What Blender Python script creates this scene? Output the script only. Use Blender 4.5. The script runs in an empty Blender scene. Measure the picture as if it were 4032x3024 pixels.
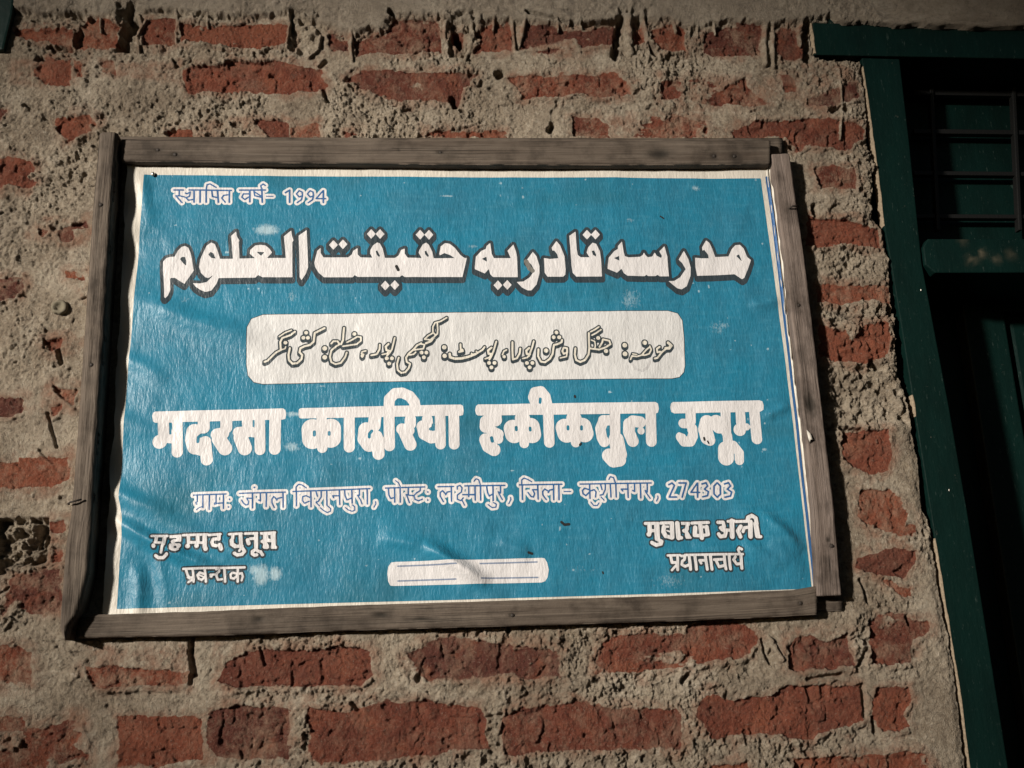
import bpy, math, random
import numpy as np
from mathutils import Vector, Matrix, Euler

# ------------------------------------------------------------------ camera, sky, sun, exposure
SC = bpy.context.scene
COL = SC.collection
CAM_LOC = (-0.0791, -1.41243, 1.6029)
CAM_ROT = (1.83610676, 0.0359818, -0.0889033)
FPX = 4200.0                                   # focal length in pixels of the 4032 px wide photograph
cd = bpy.data.cameras.new("camera"); cam = bpy.data.objects.new("camera", cd); COL.objects.link(cam)
cam.location = CAM_LOC; cam.rotation_euler = CAM_ROT
cd.sensor_width = 36.0; cd.lens = FPX / 4032.0 * 36.0; cd.clip_start = 0.01; cd.clip_end = 500
SC.camera = cam
LIGHT = Vector((1.08, 1.0, -0.27)).normalized()   # travel direction of the lamp light
S = -LIGHT
w = bpy.data.worlds.new("World"); SC.world = w; w.use_nodes = True
nt = w.node_tree; bg = nt.nodes["Background"]
sky = nt.nodes.new("ShaderNodeTexSky"); sky.sky_type = 'NISHITA'; sky.sun_disc = False
sky.sun_elevation = math.asin(S.z); sky.sun_rotation = math.atan2(S.x, S.y)
nt.links.new(sky.outputs[0], bg.inputs[0]); bg.inputs[1].default_value = 0.018
LAMP_AIM = Vector((0.06, 0.0, 1.96)); LAMP_D = 7.0
sd = bpy.data.lights.new("lamp_light", 'SPOT'); sun = bpy.data.objects.new("lamp_light", sd); COL.objects.link(sun)
sd.energy = 4050; sd.color = (1.0, 0.935, 0.84); sd.shadow_soft_size = 0.20
sd.spot_size = math.radians(16.0); sd.spot_blend = 1.0
sun.location = LAMP_AIM - LIGHT * LAMP_D; sun.rotation_euler = LIGHT.to_track_quat('-Z', 'Y').to_euler()
SC.view_settings.view_transform = 'Standard'; SC.view_settings.look = 'None'
SC.view_settings.exposure = 0.0; SC.view_settings.gamma = 1.0
SC.cycles.max_bounces = 5
random.seed(4)

# ------------------------------------------------------------------ pixel <-> place
RM = np.array(Euler(CAM_ROT, 'XYZ').to_matrix())
CL = np.array(CAM_LOC)
def at(px, py, y=0.0):
    """the point of the plane Y = y seen at a pixel of the photograph"""
    px = np.asarray(px, float); py = np.asarray(py, float)
    d = np.stack([(px - 2016) / FPX, -(py - 1512) / FPX, -np.ones_like(px)], -1) @ RM.T
    t = (y - CL[1]) / d[..., 1]
    return CL + d * t[..., None]
def xz(px, py, y=0.0):
    P = at(px, py, y); return P[..., 0], P[..., 2]

# ------------------------------------------------------------------ noise
_rs = np.random.RandomState(11)
_T = _rs.rand(8, 256, 256)
def vn(x, y, seed=0):
    t = _T[seed % 8]
    x = x + seed * 17.3; y = y + seed * 9.1
    i = np.floor(x).astype(int); j = np.floor(y).astype(int)
    fx = x - i; fy = y - j
    fx = fx * fx * fx * (fx * (fx * 6 - 15) + 10); fy = fy * fy * fy * (fy * (fy * 6 - 15) + 10)
    a = t[i & 255, j & 255]; b = t[(i + 1) & 255, j & 255]; c = t[i & 255, (j + 1) & 255]; d = t[(i + 1) & 255, (j + 1) & 255]
    return (a * (1 - fx) + b * fx) * (1 - fy) + (c * (1 - fx) + d * fx) * fy
def fbm(x, y, seed=0, n=4, g=0.5):
    s = 0; a = 1; t = 0
    for k in range(n):
        s = s + a * (vn(x, y, seed + k) - 0.5); t += a * 0.5; a *= g; x = x * 2.03 + 3.1; y = y * 2.03 + 1.7
    return s / t                                # about -1..1
def ridge(x, y, seed=0, n=3):
    s = 0; a = 1; t = 0
    for k in range(n):
        s = s + a * (1 - np.abs(2 * vn(x, y, seed + k) - 1)); t += a; a *= .5; x = x * 2.1 + 1.3; y = y * 2.1 + 4.7
    return s / t
def cells(x, y, seed=0):
    """distance to the nearest scattered point, and that point's own random number"""
    i = np.floor(x).astype(int); j = np.floor(y).astype(int); t1, t2, t3 = _T[seed % 8], _T[(seed + 3) % 8], _T[(seed + 5) % 8]
    best = np.full(x.shape, 9.0); val = np.zeros(x.shape)
    for a in (-1, 0, 1):
        for b in (-1, 0, 1):
            p, q = (i + a) & 255, (j + b) & 255
            d = (i + a + t1[p, q] - x) ** 2 + (j + b + t2[p, q] - y) ** 2
            m = d < best; best = np.where(m, d, best); val = np.where(m, t3[p, q], val)
    return np.sqrt(best), val
def sstep(a, b, x):
    t = np.clip((x - a) / (b - a), 0, 1); return t * t * (3 - 2 * t)

# ------------------------------------------------------------------ signed distances (positive inside)
def d_poly(X, Z, P):
    ins = np.zeros(X.shape, bool); dm = np.full(X.shape, 1e9)
    n = len(P)
    for k in range(n):
        ax, az = P[k]; bx, bz = P[(k + 1) % n]
        ex, ez = bx - ax, bz - az; L = ex * ex + ez * ez + 1e-18
        t = np.clip(((X - ax) * ex + (Z - az) * ez) / L, 0, 1)
        dm = np.minimum(dm, (X - ax - t * ex) ** 2 + (Z - az - t * ez) ** 2)
        if abs(ez) > 1e-12:
            c = ((az > Z) != (bz > Z)) & (X < (bx - ax) * (Z - az) / (bz - az) + ax)
            ins ^= c
    dm = np.sqrt(dm); return np.where(ins, dm, -dm)
def d_caps(X, Z, a, b, ra, rb):
    ex, ez = b[0] - a[0], b[1] - a[1]; L = ex * ex + ez * ez + 1e-18
    t = np.clip(((X - a[0]) * ex + (Z - a[1]) * ez) / L, 0, 1)
    return ra + (rb - ra) * t - np.sqrt((X - a[0] - t * ex) ** 2 + (Z - a[1] - t * ez) ** 2)

# ------------------------------------------------------------------ objects
def mesh_obj(name, V, F, mat, parent=None, attrs=None, smooth=True):
    me = bpy.data.meshes.new(name)
    V = np.asarray(V, np.float32)
    if isinstance(F, np.ndarray):
        n, k = F.shape
        me.vertices.add(len(V)); me.vertices.foreach_set("co", V.ravel())
        me.loops.add(n * k); me.loops.foreach_set("vertex_index", F.astype(np.int32).ravel())
        me.polygons.add(n); me.polygons.foreach_set("loop_start", np.arange(0, n * k, k, dtype=np.int32))
        me.update(calc_edges=True)
    else:
        me.from_pydata(V.tolist(), [], F)
    for kk, v in (attrs or {}).items():
        v = np.asarray(v, np.float32)
        if v.ndim == 2:
            a = me.attributes.new(kk, 'FLOAT_VECTOR', 'POINT'); a.data.foreach_set("vector", v.ravel())
        else:
            a = me.attributes.new(kk, 'FLOAT', 'POINT'); a.data.foreach_set("value", v)
    me.polygons.foreach_set("use_smooth", np.full(len(me.polygons), smooth))
    me.materials.append(mat); me.validate(); me.update()
    o = bpy.data.objects.new(name, me); COL.objects.link(o)
    if parent: adopt(o, parent)
    return o
def adopt(o, p):
    """make o a part of p and leave it where it stands"""
    o.parent = p; o.matrix_parent_inverse = Matrix.Translation(p.location).inverted()
    return o
def empty(name, loc, label, cat, group=None):
    o = bpy.data.objects.new(name, None); COL.objects.link(o); o.location = loc; o.empty_display_size = .05
    o["label"] = label; o["category"] = cat
    if group: o["group"] = group
    return o

# ------------------------------------------------------------------ materials
def mat(name):
    m = bpy.data.materials.new(name); m.use_nodes = True
    return m, m.node_tree, m.node_tree.nodes["Principled BSDF"]
class NB:
    def __init__(s, nt): s.nt = nt
    def n(s, t, **k):
        o = s.nt.nodes.new(t)
        for a, b in k.items(): setattr(o, a, b)
        return o
    def l(s, a, b): s.nt.links.new(a, b)
    def attr(s, name, vec=False):
        o = s.n("ShaderNodeAttribute", attribute_name=name); return o.outputs["Vector" if vec else "Fac"]
    def pos(s): return s.n("ShaderNodeNewGeometry").outputs["Position"]
    def scale(s, v, sc):
        o = s.n("ShaderNodeVectorMath", operation='MULTIPLY'); s.l(v, o.inputs[0]); o.inputs[1].default_value = sc; return o.outputs[0]
    def noise(s, v, scale, detail=4, rough=.6, dist=0.0):
        o = s.n("ShaderNodeTexNoise"); s.l(v, o.inputs["Vector"]); o.inputs["Scale"].default_value = scale
        o.inputs["Detail"].default_value = detail; o.inputs["Roughness"].default_value = rough; o.inputs["Distortion"].default_value = dist
        return o.outputs["Fac"]
    def mr(s, v, a, b, c=0.0, d=1.0):
        o = s.n("ShaderNodeMapRange"); s.l(v, o.inputs[0])
        for i, q in enumerate((a, b, c, d)): o.inputs[i + 1].default_value = q
        return o.outputs[0]
    def m(s, op, a, b):
        o = s.n("ShaderNodeMath", operation=op)
        for i, q in enumerate((a, b)):
            if isinstance(q, (int, float)): o.inputs[i].default_value = q
            else: s.l(q, o.inputs[i])
        return o.outputs[0]
    def mix(s, f, a, b):
        o = s.n("ShaderNodeMix", data_type='RGBA')
        for i, q in ((0, f), (6, a), (7, b)):
            if isinstance(q, (int, float)): o.inputs[i].default_value = q
            elif isinstance(q, tuple): o.inputs[i].default_value = (*q, 1)
            else: s.l(q, o.inputs[i])
        return o.outputs[2]
    def bump(s, h, dist, bs, strength=1.0):
        o = s.n("ShaderNodeBump"); s.l(h, o.inputs["Height"]); o.inputs["Distance"].default_value = dist
        o.inputs["Strength"].default_value = strength; s.l(o.outputs[0], bs.inputs["Normal"])

def mk_wall():
    m, t, bs = mat("brick_and_mortar"); b = NB(t); P = b.pos()
    br, tone, beam = b.attr("brick"), b.attr("tone"), b.attr("beam")
    n1 = b.noise(P, 9, 5); n2 = b.noise(P, 60, 5, .7); n3 = b.noise(P, 330, 3, .7); n4 = b.noise(P, 25, 4)
    n5 = b.noise(P, 16, 6, .7); n6 = b.noise(P, 150, 4, .75)
    mo = b.mix(b.mr(n1, .38, .62), (.285, .225, .162), (.405, .335, .252))
    mo = b.mix(b.mr(n5, .50, .66, 0, .75), mo, (.48, .41, .32))
    mo = b.mix(b.mr(n5, .30, .44, .7, 0), mo, (.150, .116, .086))
    mo = b.mix(b.mr(n6, .32, .48, .8, 0), mo, (.110, .083, .062))
    mo = b.mix(b.mr(n6, .54, .70, 0, .7), mo, (.58, .50, .40))
    mo = b.mix(b.mr(n3, .56, .72, 0, .5), mo, (.48, .44, .36))
    mo = b.mix(b.mr(b.noise(P, 5.5, 6, .65), .48, .66, 0, .5), mo, (.150, .112, .078))
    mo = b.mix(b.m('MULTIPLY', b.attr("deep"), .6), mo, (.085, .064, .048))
    hal = b.m('MULTIPLY', b.attr("halo"), b.mr(b.noise(P, 34, 6, .75), .40, .60, 0, .85))
    mo = b.mix(hal, mo, (.275, .150, .098))
    mo = b.mix(b.m('MULTIPLY', beam, .45), mo, (.250, .215, .175))
    bk = b.mix(b.mr(n4, .35, .65), (.130, .036, .022), (.230, .067, .037))
    bk = b.mix(b.mr(tone, 0, .4, .75, 0), bk, (.245, .076, .040))
    bk = b.mix(b.mr(tone, .4, .8, 0, .8), bk, (.085, .029, .022))
    bk = b.mix(b.mr(n5, .52, .70, 0, .7), bk, (.300, .098, .050))
    bk = b.mix(b.mr(n2, .54, .72, 0, .5), bk, (.22, .115, .075))
    bk = b.mix(b.mr(n6, .56, .72, 0, .55), bk, (.27, .15, .105))
    bk = b.mix(b.mr(n6, .30, .44, .75, 0), bk, (.040, .017, .013))
    bk = b.mix(b.mr(n2, .30, .42, .6, 0), bk, (.055, .022, .016))
    bk = b.mix(b.mr(n3, .60, .74, 0, .6), bk, (.36, .28, .22))
    dust = b.mr(b.noise(P, 24, 7, .8), .47, .63, 0, .85)
    bk = b.mix(b.m('MULTIPLY', dust, b.attr("dust")), bk, (.330, .225, .155))
    f = b.m('ADD', br, b.m('MULTIPLY', b.m('SUBTRACT', n2, .5), .7))
    f = b.mr(b.m('ADD', f, b.m('MULTIPLY', b.m('SUBTRACT', n3, .5), .35)), .38, .62)
    b.l(b.mix(f, mo, bk), bs.inputs["Base Color"])
    bs.inputs["Roughness"].default_value = .93; bs.inputs["Specular IOR Level"].default_value = .25
    h = b.m('ADD', b.m('MULTIPLY', n3, .9), b.m('ADD', b.noise(P, 700, 3, .7), b.m('MULTIPLY', b.noise(P, 1500, 2, .6), .5)))
    b.bump(h, .0040, bs, 1.0)
    return m
def mk_vinyl(name, col, col2=None, rough=.42, wear=False, fine=1.0):
    m, t, bs = mat(name); b = NB(t); P = b.pos()
    n1 = b.noise(P, 14, 5, .65); n2 = b.noise(b.scale(P, (1, 1, .35)), 260, 4, .7)
    c = b.mix(b.mr(n1, .3, .7), col, col2 or tuple(q * .86 for q in col))
    c = b.mix(b.mr(n2, .56, .74, 0, .28), c, tuple(q * .62 for q in col))
    if wear:
        wa = b.attr("wear"); n3 = b.noise(b.scale(P, (1, 1, .6)), 420, 3, .7)
        n5 = b.noise(b.scale(P, (.35, 1, 1.6)), 90, 5, .7)
        f = b.mr(b.m('ADD', wa, b.m('MULTIPLY', b.m('SUBTRACT', n3, .5), 1.1)), .38, .85)
        c = b.mix(b.mr(n5, .50, .74, 0, .5), c, (.05, .215, .31))
        c = b.mix(b.mr(b.noise(b.scale(P, (1, 1, .3)), 200, 4, .75), .55, .75, 0, .4), c, (.08, .25, .34))
        c = b.mix(b.m('MULTIPLY', f, .62), c, (.45, .56, .60))
        c = b.mix(b.m('MULTIPLY', b.attr("stain"), .85), c, (.020, .090, .115))
    else:
        c = b.mix(b.mr(b.noise(P, 700, 2), .66, .74, 0, .3), c, tuple(q * .5 for q in col))
    b.l(c, bs.inputs["Base Color"])
    bs.inputs["Roughness"].default_value = rough; bs.inputs["Specular IOR Level"].default_value = .3
    h = b.m('ADD', b.noise(b.scale(P, (1, 1, .30)), 330, 3, .6), b.m('MULTIPLY', b.noise(b.scale(P, (1, 1, .5)), 120, 2), .9))
    b.bump(h, .0010 * fine, bs, .8)
    return m
def mk_wood(name, a, c2, dark):
    m, t, bs = mat(name); b = NB(t); U = b.attr("grain", True); P = b.pos()
    g1 = b.noise(b.scale(U, (5, 130, 1)), 1, 5, .65, .6); g2 = b.noise(b.scale(U, (14, 520, 1)), 1, 3, .7)
    n = b.noise(P, 22, 5)
    c = b.mix(b.mr(g1, .32, .68), a, c2)
    c = b.mix(b.mr(g2, .56, .70, 0, .7), c, dark)
    c = b.mix(b.mr(n, .46, .64, 0, .75), c, dark)
    c = b.mix(b.mr(b.noise(P, 9, 3), .5, .7, 0, .5), c, tuple(q * 1.25 for q in c2))
    g3 = b.noise(b.scale(U, (3.5, 900, 1)), 1, 2, .5)
    c = b.mix(b.mr(g3, .60, .68, 0, .8), c, tuple(q * .45 for q in dark))
    c = b.mix(b.mr(g3, .30, .38, .5, 0), c, tuple(q * 1.5 for q in c2))
    c = b.mix(b.attr("knot"), c, (.020, .016, .012))
    b.l(c, bs.inputs["Base Color"]); bs.inputs["Roughness"].default_value = .8; bs.inputs["Specular IOR Level"].default_value = .25
    b.bump(b.m('ADD', g2, b.m('ADD', b.m('MULTIPLY', g1, .7), b.m('MULTIPLY', b.noise(P, 500, 3), .5))), .0011, bs, .8)
    return m
def mk_paint():
    m, t, bs = mat("old_green_paint"); b = NB(t); P = b.pos()
    n1 = b.noise(b.scale(P, (1, 1, .4)), 25, 5); n2 = b.noise(P, 120, 5, .7)
    c = b.mix(b.mr(n1, .3, .7), (.0011, .0088, .0070), (.0016, .0138, .0112))
    c = b.mix(b.mr(n2, .60, .78, 0, .4), c, (.022, .040, .034))
    c = b.mix(b.mr(b.noise(b.scale(P, (1, 1, .2)), 240, 3, .7), .64, .72, 0, .5), c, (.06, .085, .075))
    c = b.mix(b.mr(b.noise(P, 45, 6, .8), .66, .72, 0, .6), c, (.14, .13, .105))
    c = b.mix(b.attr("bare_or_lit"), c, (.30, .23, .15))
    b.l(c, bs.inputs["Base Color"]); bs.inputs["Roughness"].default_value = .5; bs.inputs["Specular IOR Level"].default_value = .22
    b.bump(b.m('ADD', n2, b.noise(b.scale(P, (1, 1, .25)), 160, 3)), .0010, bs, .5)
    return m
def mk_plain(name, col, rough, metal=0.0, var=.25):
    m, t, bs = mat(name); b = NB(t); P = b.pos()
    n = b.noise(P, 300, 4)
    b.l(b.mix(b.mr(n, .3, .7), col, tuple(q * (1 - var) for q in col)), bs.inputs["Base Color"])
    bs.inputs["Roughness"].default_value = rough; bs.inputs["Metallic"].default_value = metal
    b.bump(n, .0006, bs, .5)
    return m
M_WALL = mk_wall()
M_WHITE = mk_vinyl("white_vinyl", (.60, .56, .49), (.50, .46, .40))
M_LETTER = mk_vinyl("white_print", (.62, .60, .60), (.56, .54, .54))
M_BOX = mk_vinyl("white_box_print", (.585, .58, .575), (.50, .495, .49))
M_CREAM = mk_vinyl("cream_print", (.64, .60, .52))
M_BLUE = mk_vinyl("blue_print", (.014, .165, .265), (.024, .140, .220), .4, True)
M_DARK = mk_vinyl("charcoal_print", (.026, .037, .046), (.034, .046, .054))
M_NAVY = mk_vinyl("navy_print", (.035, .110, .265))
M_LINE = mk_vinyl("slate_print", (.20, .24, .33))
M_FADED = mk_vinyl("faded_print", (.50, .49, .49))
M_WOOD = mk_wood("weathered_wood", (.070, .052, .039), (.122, .097, .076), (.026, .019, .014))
M_WOODR = mk_wood("pinkish_weathered_wood", (.112, .084, .068), (.175, .138, .118), (.048, .036, .029))
M_PAINT = mk_paint()
M_IRON = mk_plain("dark_iron", (.0035, .0035, .0032), .6, .0)
M_NAIL = mk_plain("rusty_nail", (.030, .022, .017), .7, .3)
M_SCREW = mk_plain("bright_screw", (.55, .52, .46), .4, .8)
M_PLUG = mk_plain("sandy_plug", (.17, .145, .10), .9)
M_TEAR = mk_plain("torn_backing", (.012, .012, .012), .9)
M_BACK = mk_plain("grey_backing", (.07, .062, .05), .9)
M_EARTH = mk_plain("packed_earth", (.16, .13, .10), .95)

# ------------------------------------------------------------------ the wall: bricks traced course by course
Z1 = 1344 / 2212.0
RG = {1: (0, 0), 2: (1344, 0), 3: (2688, 0), 4: (0, 1008), 5: (2688, 1008), 6: (0, 2016), 7: (1344, 2016), 8: (2688, 2016)}
BRICKS = """
1 85,190 470,185 470,320 330,275 95,240
1 540,140 650,110 780,180 760,320 520,320 530,220
1 935,130 1150,120 1150,300 930,300
1 1170,150 1350,180 1600,160 1860,160 1860,290 1700,330 1500,310 1170,280
1 2130,240 2212,210 2262,225 2262,330 2140,330
1 220,460 310,380 470,390 465,560 380,570 220,500
1 490,400 540,410 530,500 490,510
1 650,400 740,395 740,480 660,470
1 1190,430 1330,420 1440,440 1500,400 1800,405 2080,450 2130,560 2000,605 1720,605 1500,595 1220,605 1195,560
1 355,770 600,740 620,790 540,870 420,930 370,850
1 -60,700 50,710 20,780 -60,790
1 -60,1040 80,1015 200,1050 230,1090 180,1150 250,1180 180,1230 60,1195 -60,1240
1 1650,790 1780,780 1880,800 1880,900 1740,900
1 1890,840 2050,790 2060,900 1890,900
1 1080,850 1250,850 1240,900 1080,900
1 380,1500 560,1430 580,1490 450,1570 400,1560
1 245,1490 310,1510 290,1540 250,1520
2 85,270 200,190 290,220 340,130 620,140 650,210 650,340 90,360
2 710,200 790,190 790,270 740,310 700,280
2 915,180 1090,130 1110,330 860,345 880,300
2 1170,270 1200,150 1390,180 1480,210 1580,180 1770,165 1780,280 1500,330 1400,350 1160,330
2 1900,190 1960,170 1970,280 1900,280
2 2000,200 2110,150 2230,190 2226,330 2090,335 2000,270
2 20,530 120,470 330,455 480,470 700,470 880,490 840,560 790,580 760,680 600,650 400,650 250,630 120,570
2 1080,500 1300,480 1520,475 1600,490 1780,480 1870,560 1870,610 1700,640 1520,620 1440,640 1180,640 1140,570
2 2070,530 2212,515 2362,520 2462,570 2612,510 2642,560 2762,660 2692,690 2212,670 2080,665 2060,600
2 1490,760 1660,765 1710,805 1880,780 1930,810 2000,800 2010,760 2110,775 2200,700 2262,770 2362,790 2362,900 1500,900
2 550,850 1060,850 1080,900 550,900
2 30,850 110,880 30,900
3 130,220 360,150 520,170 490,350 200,370 130,340
3 610,200 750,165 790,300 790,380 640,390 600,300
3 640,480 720,490 720,590 660,600
3 820,640 1000,570 1130,520 1150,640 1000,680 870,690 810,680
3 320,850 480,790 940,760 1000,780 1080,780 1180,830 1170,900 1050,980 960,950 820,950 740,980 660,900 330,900
3 850,1090 1000,1075 1110,1090 1120,1230 880,1230
3 800,1410 1050,1430 1270,1480 1280,1610 1040,1590 800,1610
5 860,190 1340,190 1350,310 1180,290 1000,310 860,290
5 880,460 1040,490 1080,550 1180,450 1330,440 1350,560 1310,660 1200,690 1000,690 880,660
5 1030,1140 1330,1130 1360,1280 1330,1380 1240,1430 1160,1400 1040,1330
5 1150,1520 1330,1510 1420,1590 1450,1660 1430,1750 1500,1750 1510,1800 1400,1810 1190,1740 1130,1700
8 1120,290 1380,235 1510,240 1500,330 1430,420 1270,400 1120,360
8 1300,430 1370,440 1420,490 1480,480 1480,550 1420,560 1370,510
8 1200,700 1330,660 1440,660 1490,700 1590,720 1600,790 1500,830 1470,980 1220,995
8 660,870 740,800 830,790 940,850 1070,790 1110,1005 690,1030
8 0,790 80,720 300,710 400,720 500,810 440,900 330,950 130,975 -150,1020 -390,1050 -562,1040 -522,830 -362,800
8 100,1230 150,1190 330,1220 560,1200 690,1130 1150,1120 1180,1330 1100,1390 880,1420 840,1470 520,1440 400,1440 280,1470 180,1440 90,1340
8 1250,1140 1470,1130 1490,1190 1430,1320 1480,1400 1400,1430 1280,1430 1230,1310
8 720,1600 1000,1590 1400,1560 1580,1560 1590,1760 720,1760
8 180,1640 420,1620 430,1760 180,1760
7 440,930 640,820 900,830 1060,860 1200,880 1410,910 1420,1060 1280,1085 1180,1085 1100,1050 860,1080 540,1095 500,1050
7 -212,1270 0,1290 180,1260 230,1230 560,1220 900,1270 950,1340 940,1440 980,1540 620,1560 300,1600 0,1640 -202,1610
7 1050,1320 1180,1260 1550,1225 1880,1290 2180,1270 2212,1310 2200,1530 1600,1540 1060,1570
6 310,70 430,60 410,320 345,330 340,170
6 65,400 390,360 390,640 180,660 110,580 40,650 50,520
6 -80,870 90,870 210,900 220,1040 210,1110 -80,1110
6 560,1000 700,1000 1230,1030 1225,1110 860,1130 600,1135
6 1400,1090 1480,960 1600,900 1900,890 2212,880 2392,900 2412,1050 2342,1110 2080,1130 1600,1130 1480,1140
6 -80,1320 150,1330 190,1390 360,1390 540,1300 590,1400 560,1600 100,1680 -80,1680
6 770,1330 950,1330 1160,1310 1300,1340 1310,1600 1000,1660 760,1640
6 1340,1290 1580,1260 1870,1260 1875,1600 1620,1600 1400,1590 1330,1500
4 -60,140 140,130 160,200 110,280 -60,300
4 300,560 420,540 420,590 340,620
4 420,100 560,100 550,160 420,140
4 -60,920 160,920 155,1020 80,1040 -60,1040
4 340,840 500,870 480,980 350,890
4 330,980 400,960 400,1010 330,1040
4 130,1300 440,1300 455,1440 330,1500 -60,1510 -60,1340 130,1340
"""
# bricks that only show as a reddish tint through thin cement
FAINT = """
1 60,380 540,380 540,580 60,560
1 640,390 1180,400 1190,560 650,500
1 300,1420 590,1400 590,1620 300,1600
1 1300,780 1700,770 1700,900 1300,900
1 1080,790 1330,800 1330,900 1080,900
4 270,510 540,510 530,650 270,650
4 300,830 510,830 500,1010 300,1050
4 380,90 570,90 560,310 400,170
3 0,500 580,500 740,600 560,700 0,690
3 800,420 1170,430 1190,700 800,700
3 800,1070 1150,1070 1180,1250 820,1250
3 330,760 700,760 700,900 330,900
5 890,120 1350,140 1350,320 880,320
7 430,780 1420,780 1430,1090 500,1100
7 1640,740 2330,730 2330,1050 1640,1060
6 550,850 1240,850 1230,1140 550,1140
6 1400,850 2420,840 2400,1130 1400,1150
8 1180,0 1520,0 1530,160 1180,160
8 640,740 1120,730 1120,1020 650,1030
"""
# the cement beam along the top: its ragged lower edge
BEAM = [(-900, 40), (40, 40), (150, 60), (330, 55), (420, 70), (520, 45), (640, 40), (760, 55), (900, 70), (1060, 62), (1150, 50), (1240, 75),
        (1344, 120), (1400, 140), (1460, 110), (1500, 135), (1530, 75), (1580, 70), (1700, 66), (1790, 85), (1880, 92), (1960, 80), (2060, 90),
        (2160, 100), (2260, 95), (2400, 92), (2440, 70), (2500, 78), (2590, 84), (2640, 80), (2700, 110), (2760, 120), (2860, 85), (2990, 98), (3120, 95), (3200, 78),
        (3260, 64), (3320, 96), (3420, 100), (3560, 110), (3700, 116), (3850, 116), (4040, 118), (5200, 130), (5200, -3500), (-900, -3500)]
# strings of cement hanging from the beam (region: radius, points)
DRIPS = """
1 11 1145,60 1150,150 1140,250 1155,340
1 16 900,110 920,190 890,250 905,340
1 12 950,140 920,200 900,240
1 10 655,130 655,215
1 9 1345,40 1350,190
1 13 1870,70 1880,150 1865,230 1860,320
1 10 1250,100 1262,150
1 14 2080,240 2060,330 2000,380
1 10 1110,390 1130,430
2 14 65,190 62,300 70,400
2 18 680,150 670,240 685,340
2 20 830,120 850,220 830,330 800,400
2 11 985,90 985,200
2 13 1100,110 1112,210 1125,320
2 16 1190,100 1175,210 1150,310
2 10 1395,130 1405,205
2 10 1545,100 1555,190
2 30 1860,120 1860,240 1870,350
2 16 1940,90 1975,220 1990,370
2 13 1880,40 1860,130
2 12 2150,160 2165,215
2 12 1100,60 1120,130
2 9 1480,120 1470,170
3 12 40,70 45,180 40,260
3 11 90,160 95,250
3 11 200,170 205,230
3 16 580,160 580,300 590,440
3 22 530,190 520,300 540,420
3 18 745,240 755,300
3 9 1005,450 1020,560 1030,700
3 11 1030,700 1020,800 1015,910
8 20 560,830 600,900 640,960
"""
HOLES = """
1 45 800,300 840,200 860,130
1 30 500,290 520,210
1 26 850,60 830,100
1 20 330,310 460,322
1 24 260,380 275,385
1 26 600,130 600,130
1 16 170,690 215,700
1 14 1080,870 1130,850
1 18 2100,590 2125,660
1 14 2075,430 2110,400
2 28 740,220 770,300
2 26 320,95 340,100
2 30 1800,150 1770,370
2 22 1120,250 1140,320
2 26 1985,300 2030,360
2 30 1015,490 1040,480
2 26 720,640 740,690
2 26 1350,850 1360,820
2 26 890,220 900,240
2 16 1200,90 1500,160
2 16 1560,165 1760,150
3 34 805,160 815,390
3 26 960,715 1060,705
3 16 700,960 730,980
3 22 845,1340 850,1390
3 22 575,190 580,200
5 30 1235,700 1270,710
5 18 1180,285 1200,300
5 24 1330,330 1350,370
5 20 1030,1120 1150,1130
6 16 1240,810 1240,900
6 18 1235,900 1260,1060
6 12 1240,1060 1235,1110
7 20 500,1070 505,1085
7 16 1085,750 1085,770
7 14 70,1245 110,1280
7 9 945,1330 1045,1310
8 10 515,830 540,930 565,980
8 12 1165,1120 1180,1330
8 14 1130,1010 1190,900
8 20 0,1100 40,1060
8 12 1450,680 1470,730
8 10 1150,440 1200,590
8 10 800,1085 1020,1050
8 16 1240,1340 1255,1430
8 10 1560,120 1575,150
8 9 590,850 560,920
4 16 590,705 600,705
4 9 310,1020 370,1240
4 14 380,610 400,700
4 8 255,1260 340,1340
6 8 1690,880 1720,990
4 7 30,200 170,260
"""
PITS = [  # crumbled places: broken aggregate
    (6, [(-40, 30), (300, 40), (330, 180), (300, 340), (80, 380), (-40, 440)], .030),
    (5, [(960, 700), (1300, 700), (1440, 720), (1470, 900), (1450, 1090), (1050, 1110), (980, 950)], .009),
    (1, [(760, 30), (900, 30), (930, 330), (760, 340)], .014),
    (1, [(1870, 60), (2090, 80), (2100, 330), (1860, 380)], .010),
    (2, [(690, 90), (880, 90), (840, 380), (700, 380)], .012),
    (2, [(1780, 60), (1990, 60), (2000, 370), (1780, 370)], .010),
    (1, [(470, 80), (560, 80), (540, 320), (480, 320)], .010),
]
def parse(txt):
    out = []
    for ln in txt.strip().splitlines():
        q = ln.split(); out.append((q[0], [tuple(float(v) for v in s.split(',')) for s in q[1:] if ',' in s], [float(s) for s in q[1:] if ',' not in s]))
    return out
def reg(r, pts):
    ox, oy = RG[int(r)]; p = np.array(pts) * Z1 + (ox, oy); return p
EDGE = np.array([(3387, -400), (3387, 237), (3404, 350), (3414, 462), (3412, 560), (3441, 656), (3432, 760), (3429, 850), (3470, 905), (3482, 960), (3496, 1008), (3503, 1100), (3508, 1190), (3524, 1250), (3527, 1397),
                 (3569, 1555), (3587, 1676), (3612, 1800), (3636, 2010), (3660, 2040), (3690, 2259), (3721, 2441), (3757, 2624), (3782, 2836), (3806, 3024), (3900, 3500)], float)
EX, EZ = xz(EDGE[:, 0], EDGE[:, 1]); _o = np.argsort(EZ); EX, EZ = EX[_o], EZ[_o]
HEAD_Z = float(xz(3300, 228)[1]); HEAD_TOP = float(xz(3900, 112)[1])
HEAD_X0 = float(xz(3200, 150)[0])
OPEN_X1 = float(xz(3400, 228)[0]) + 0.98

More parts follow.
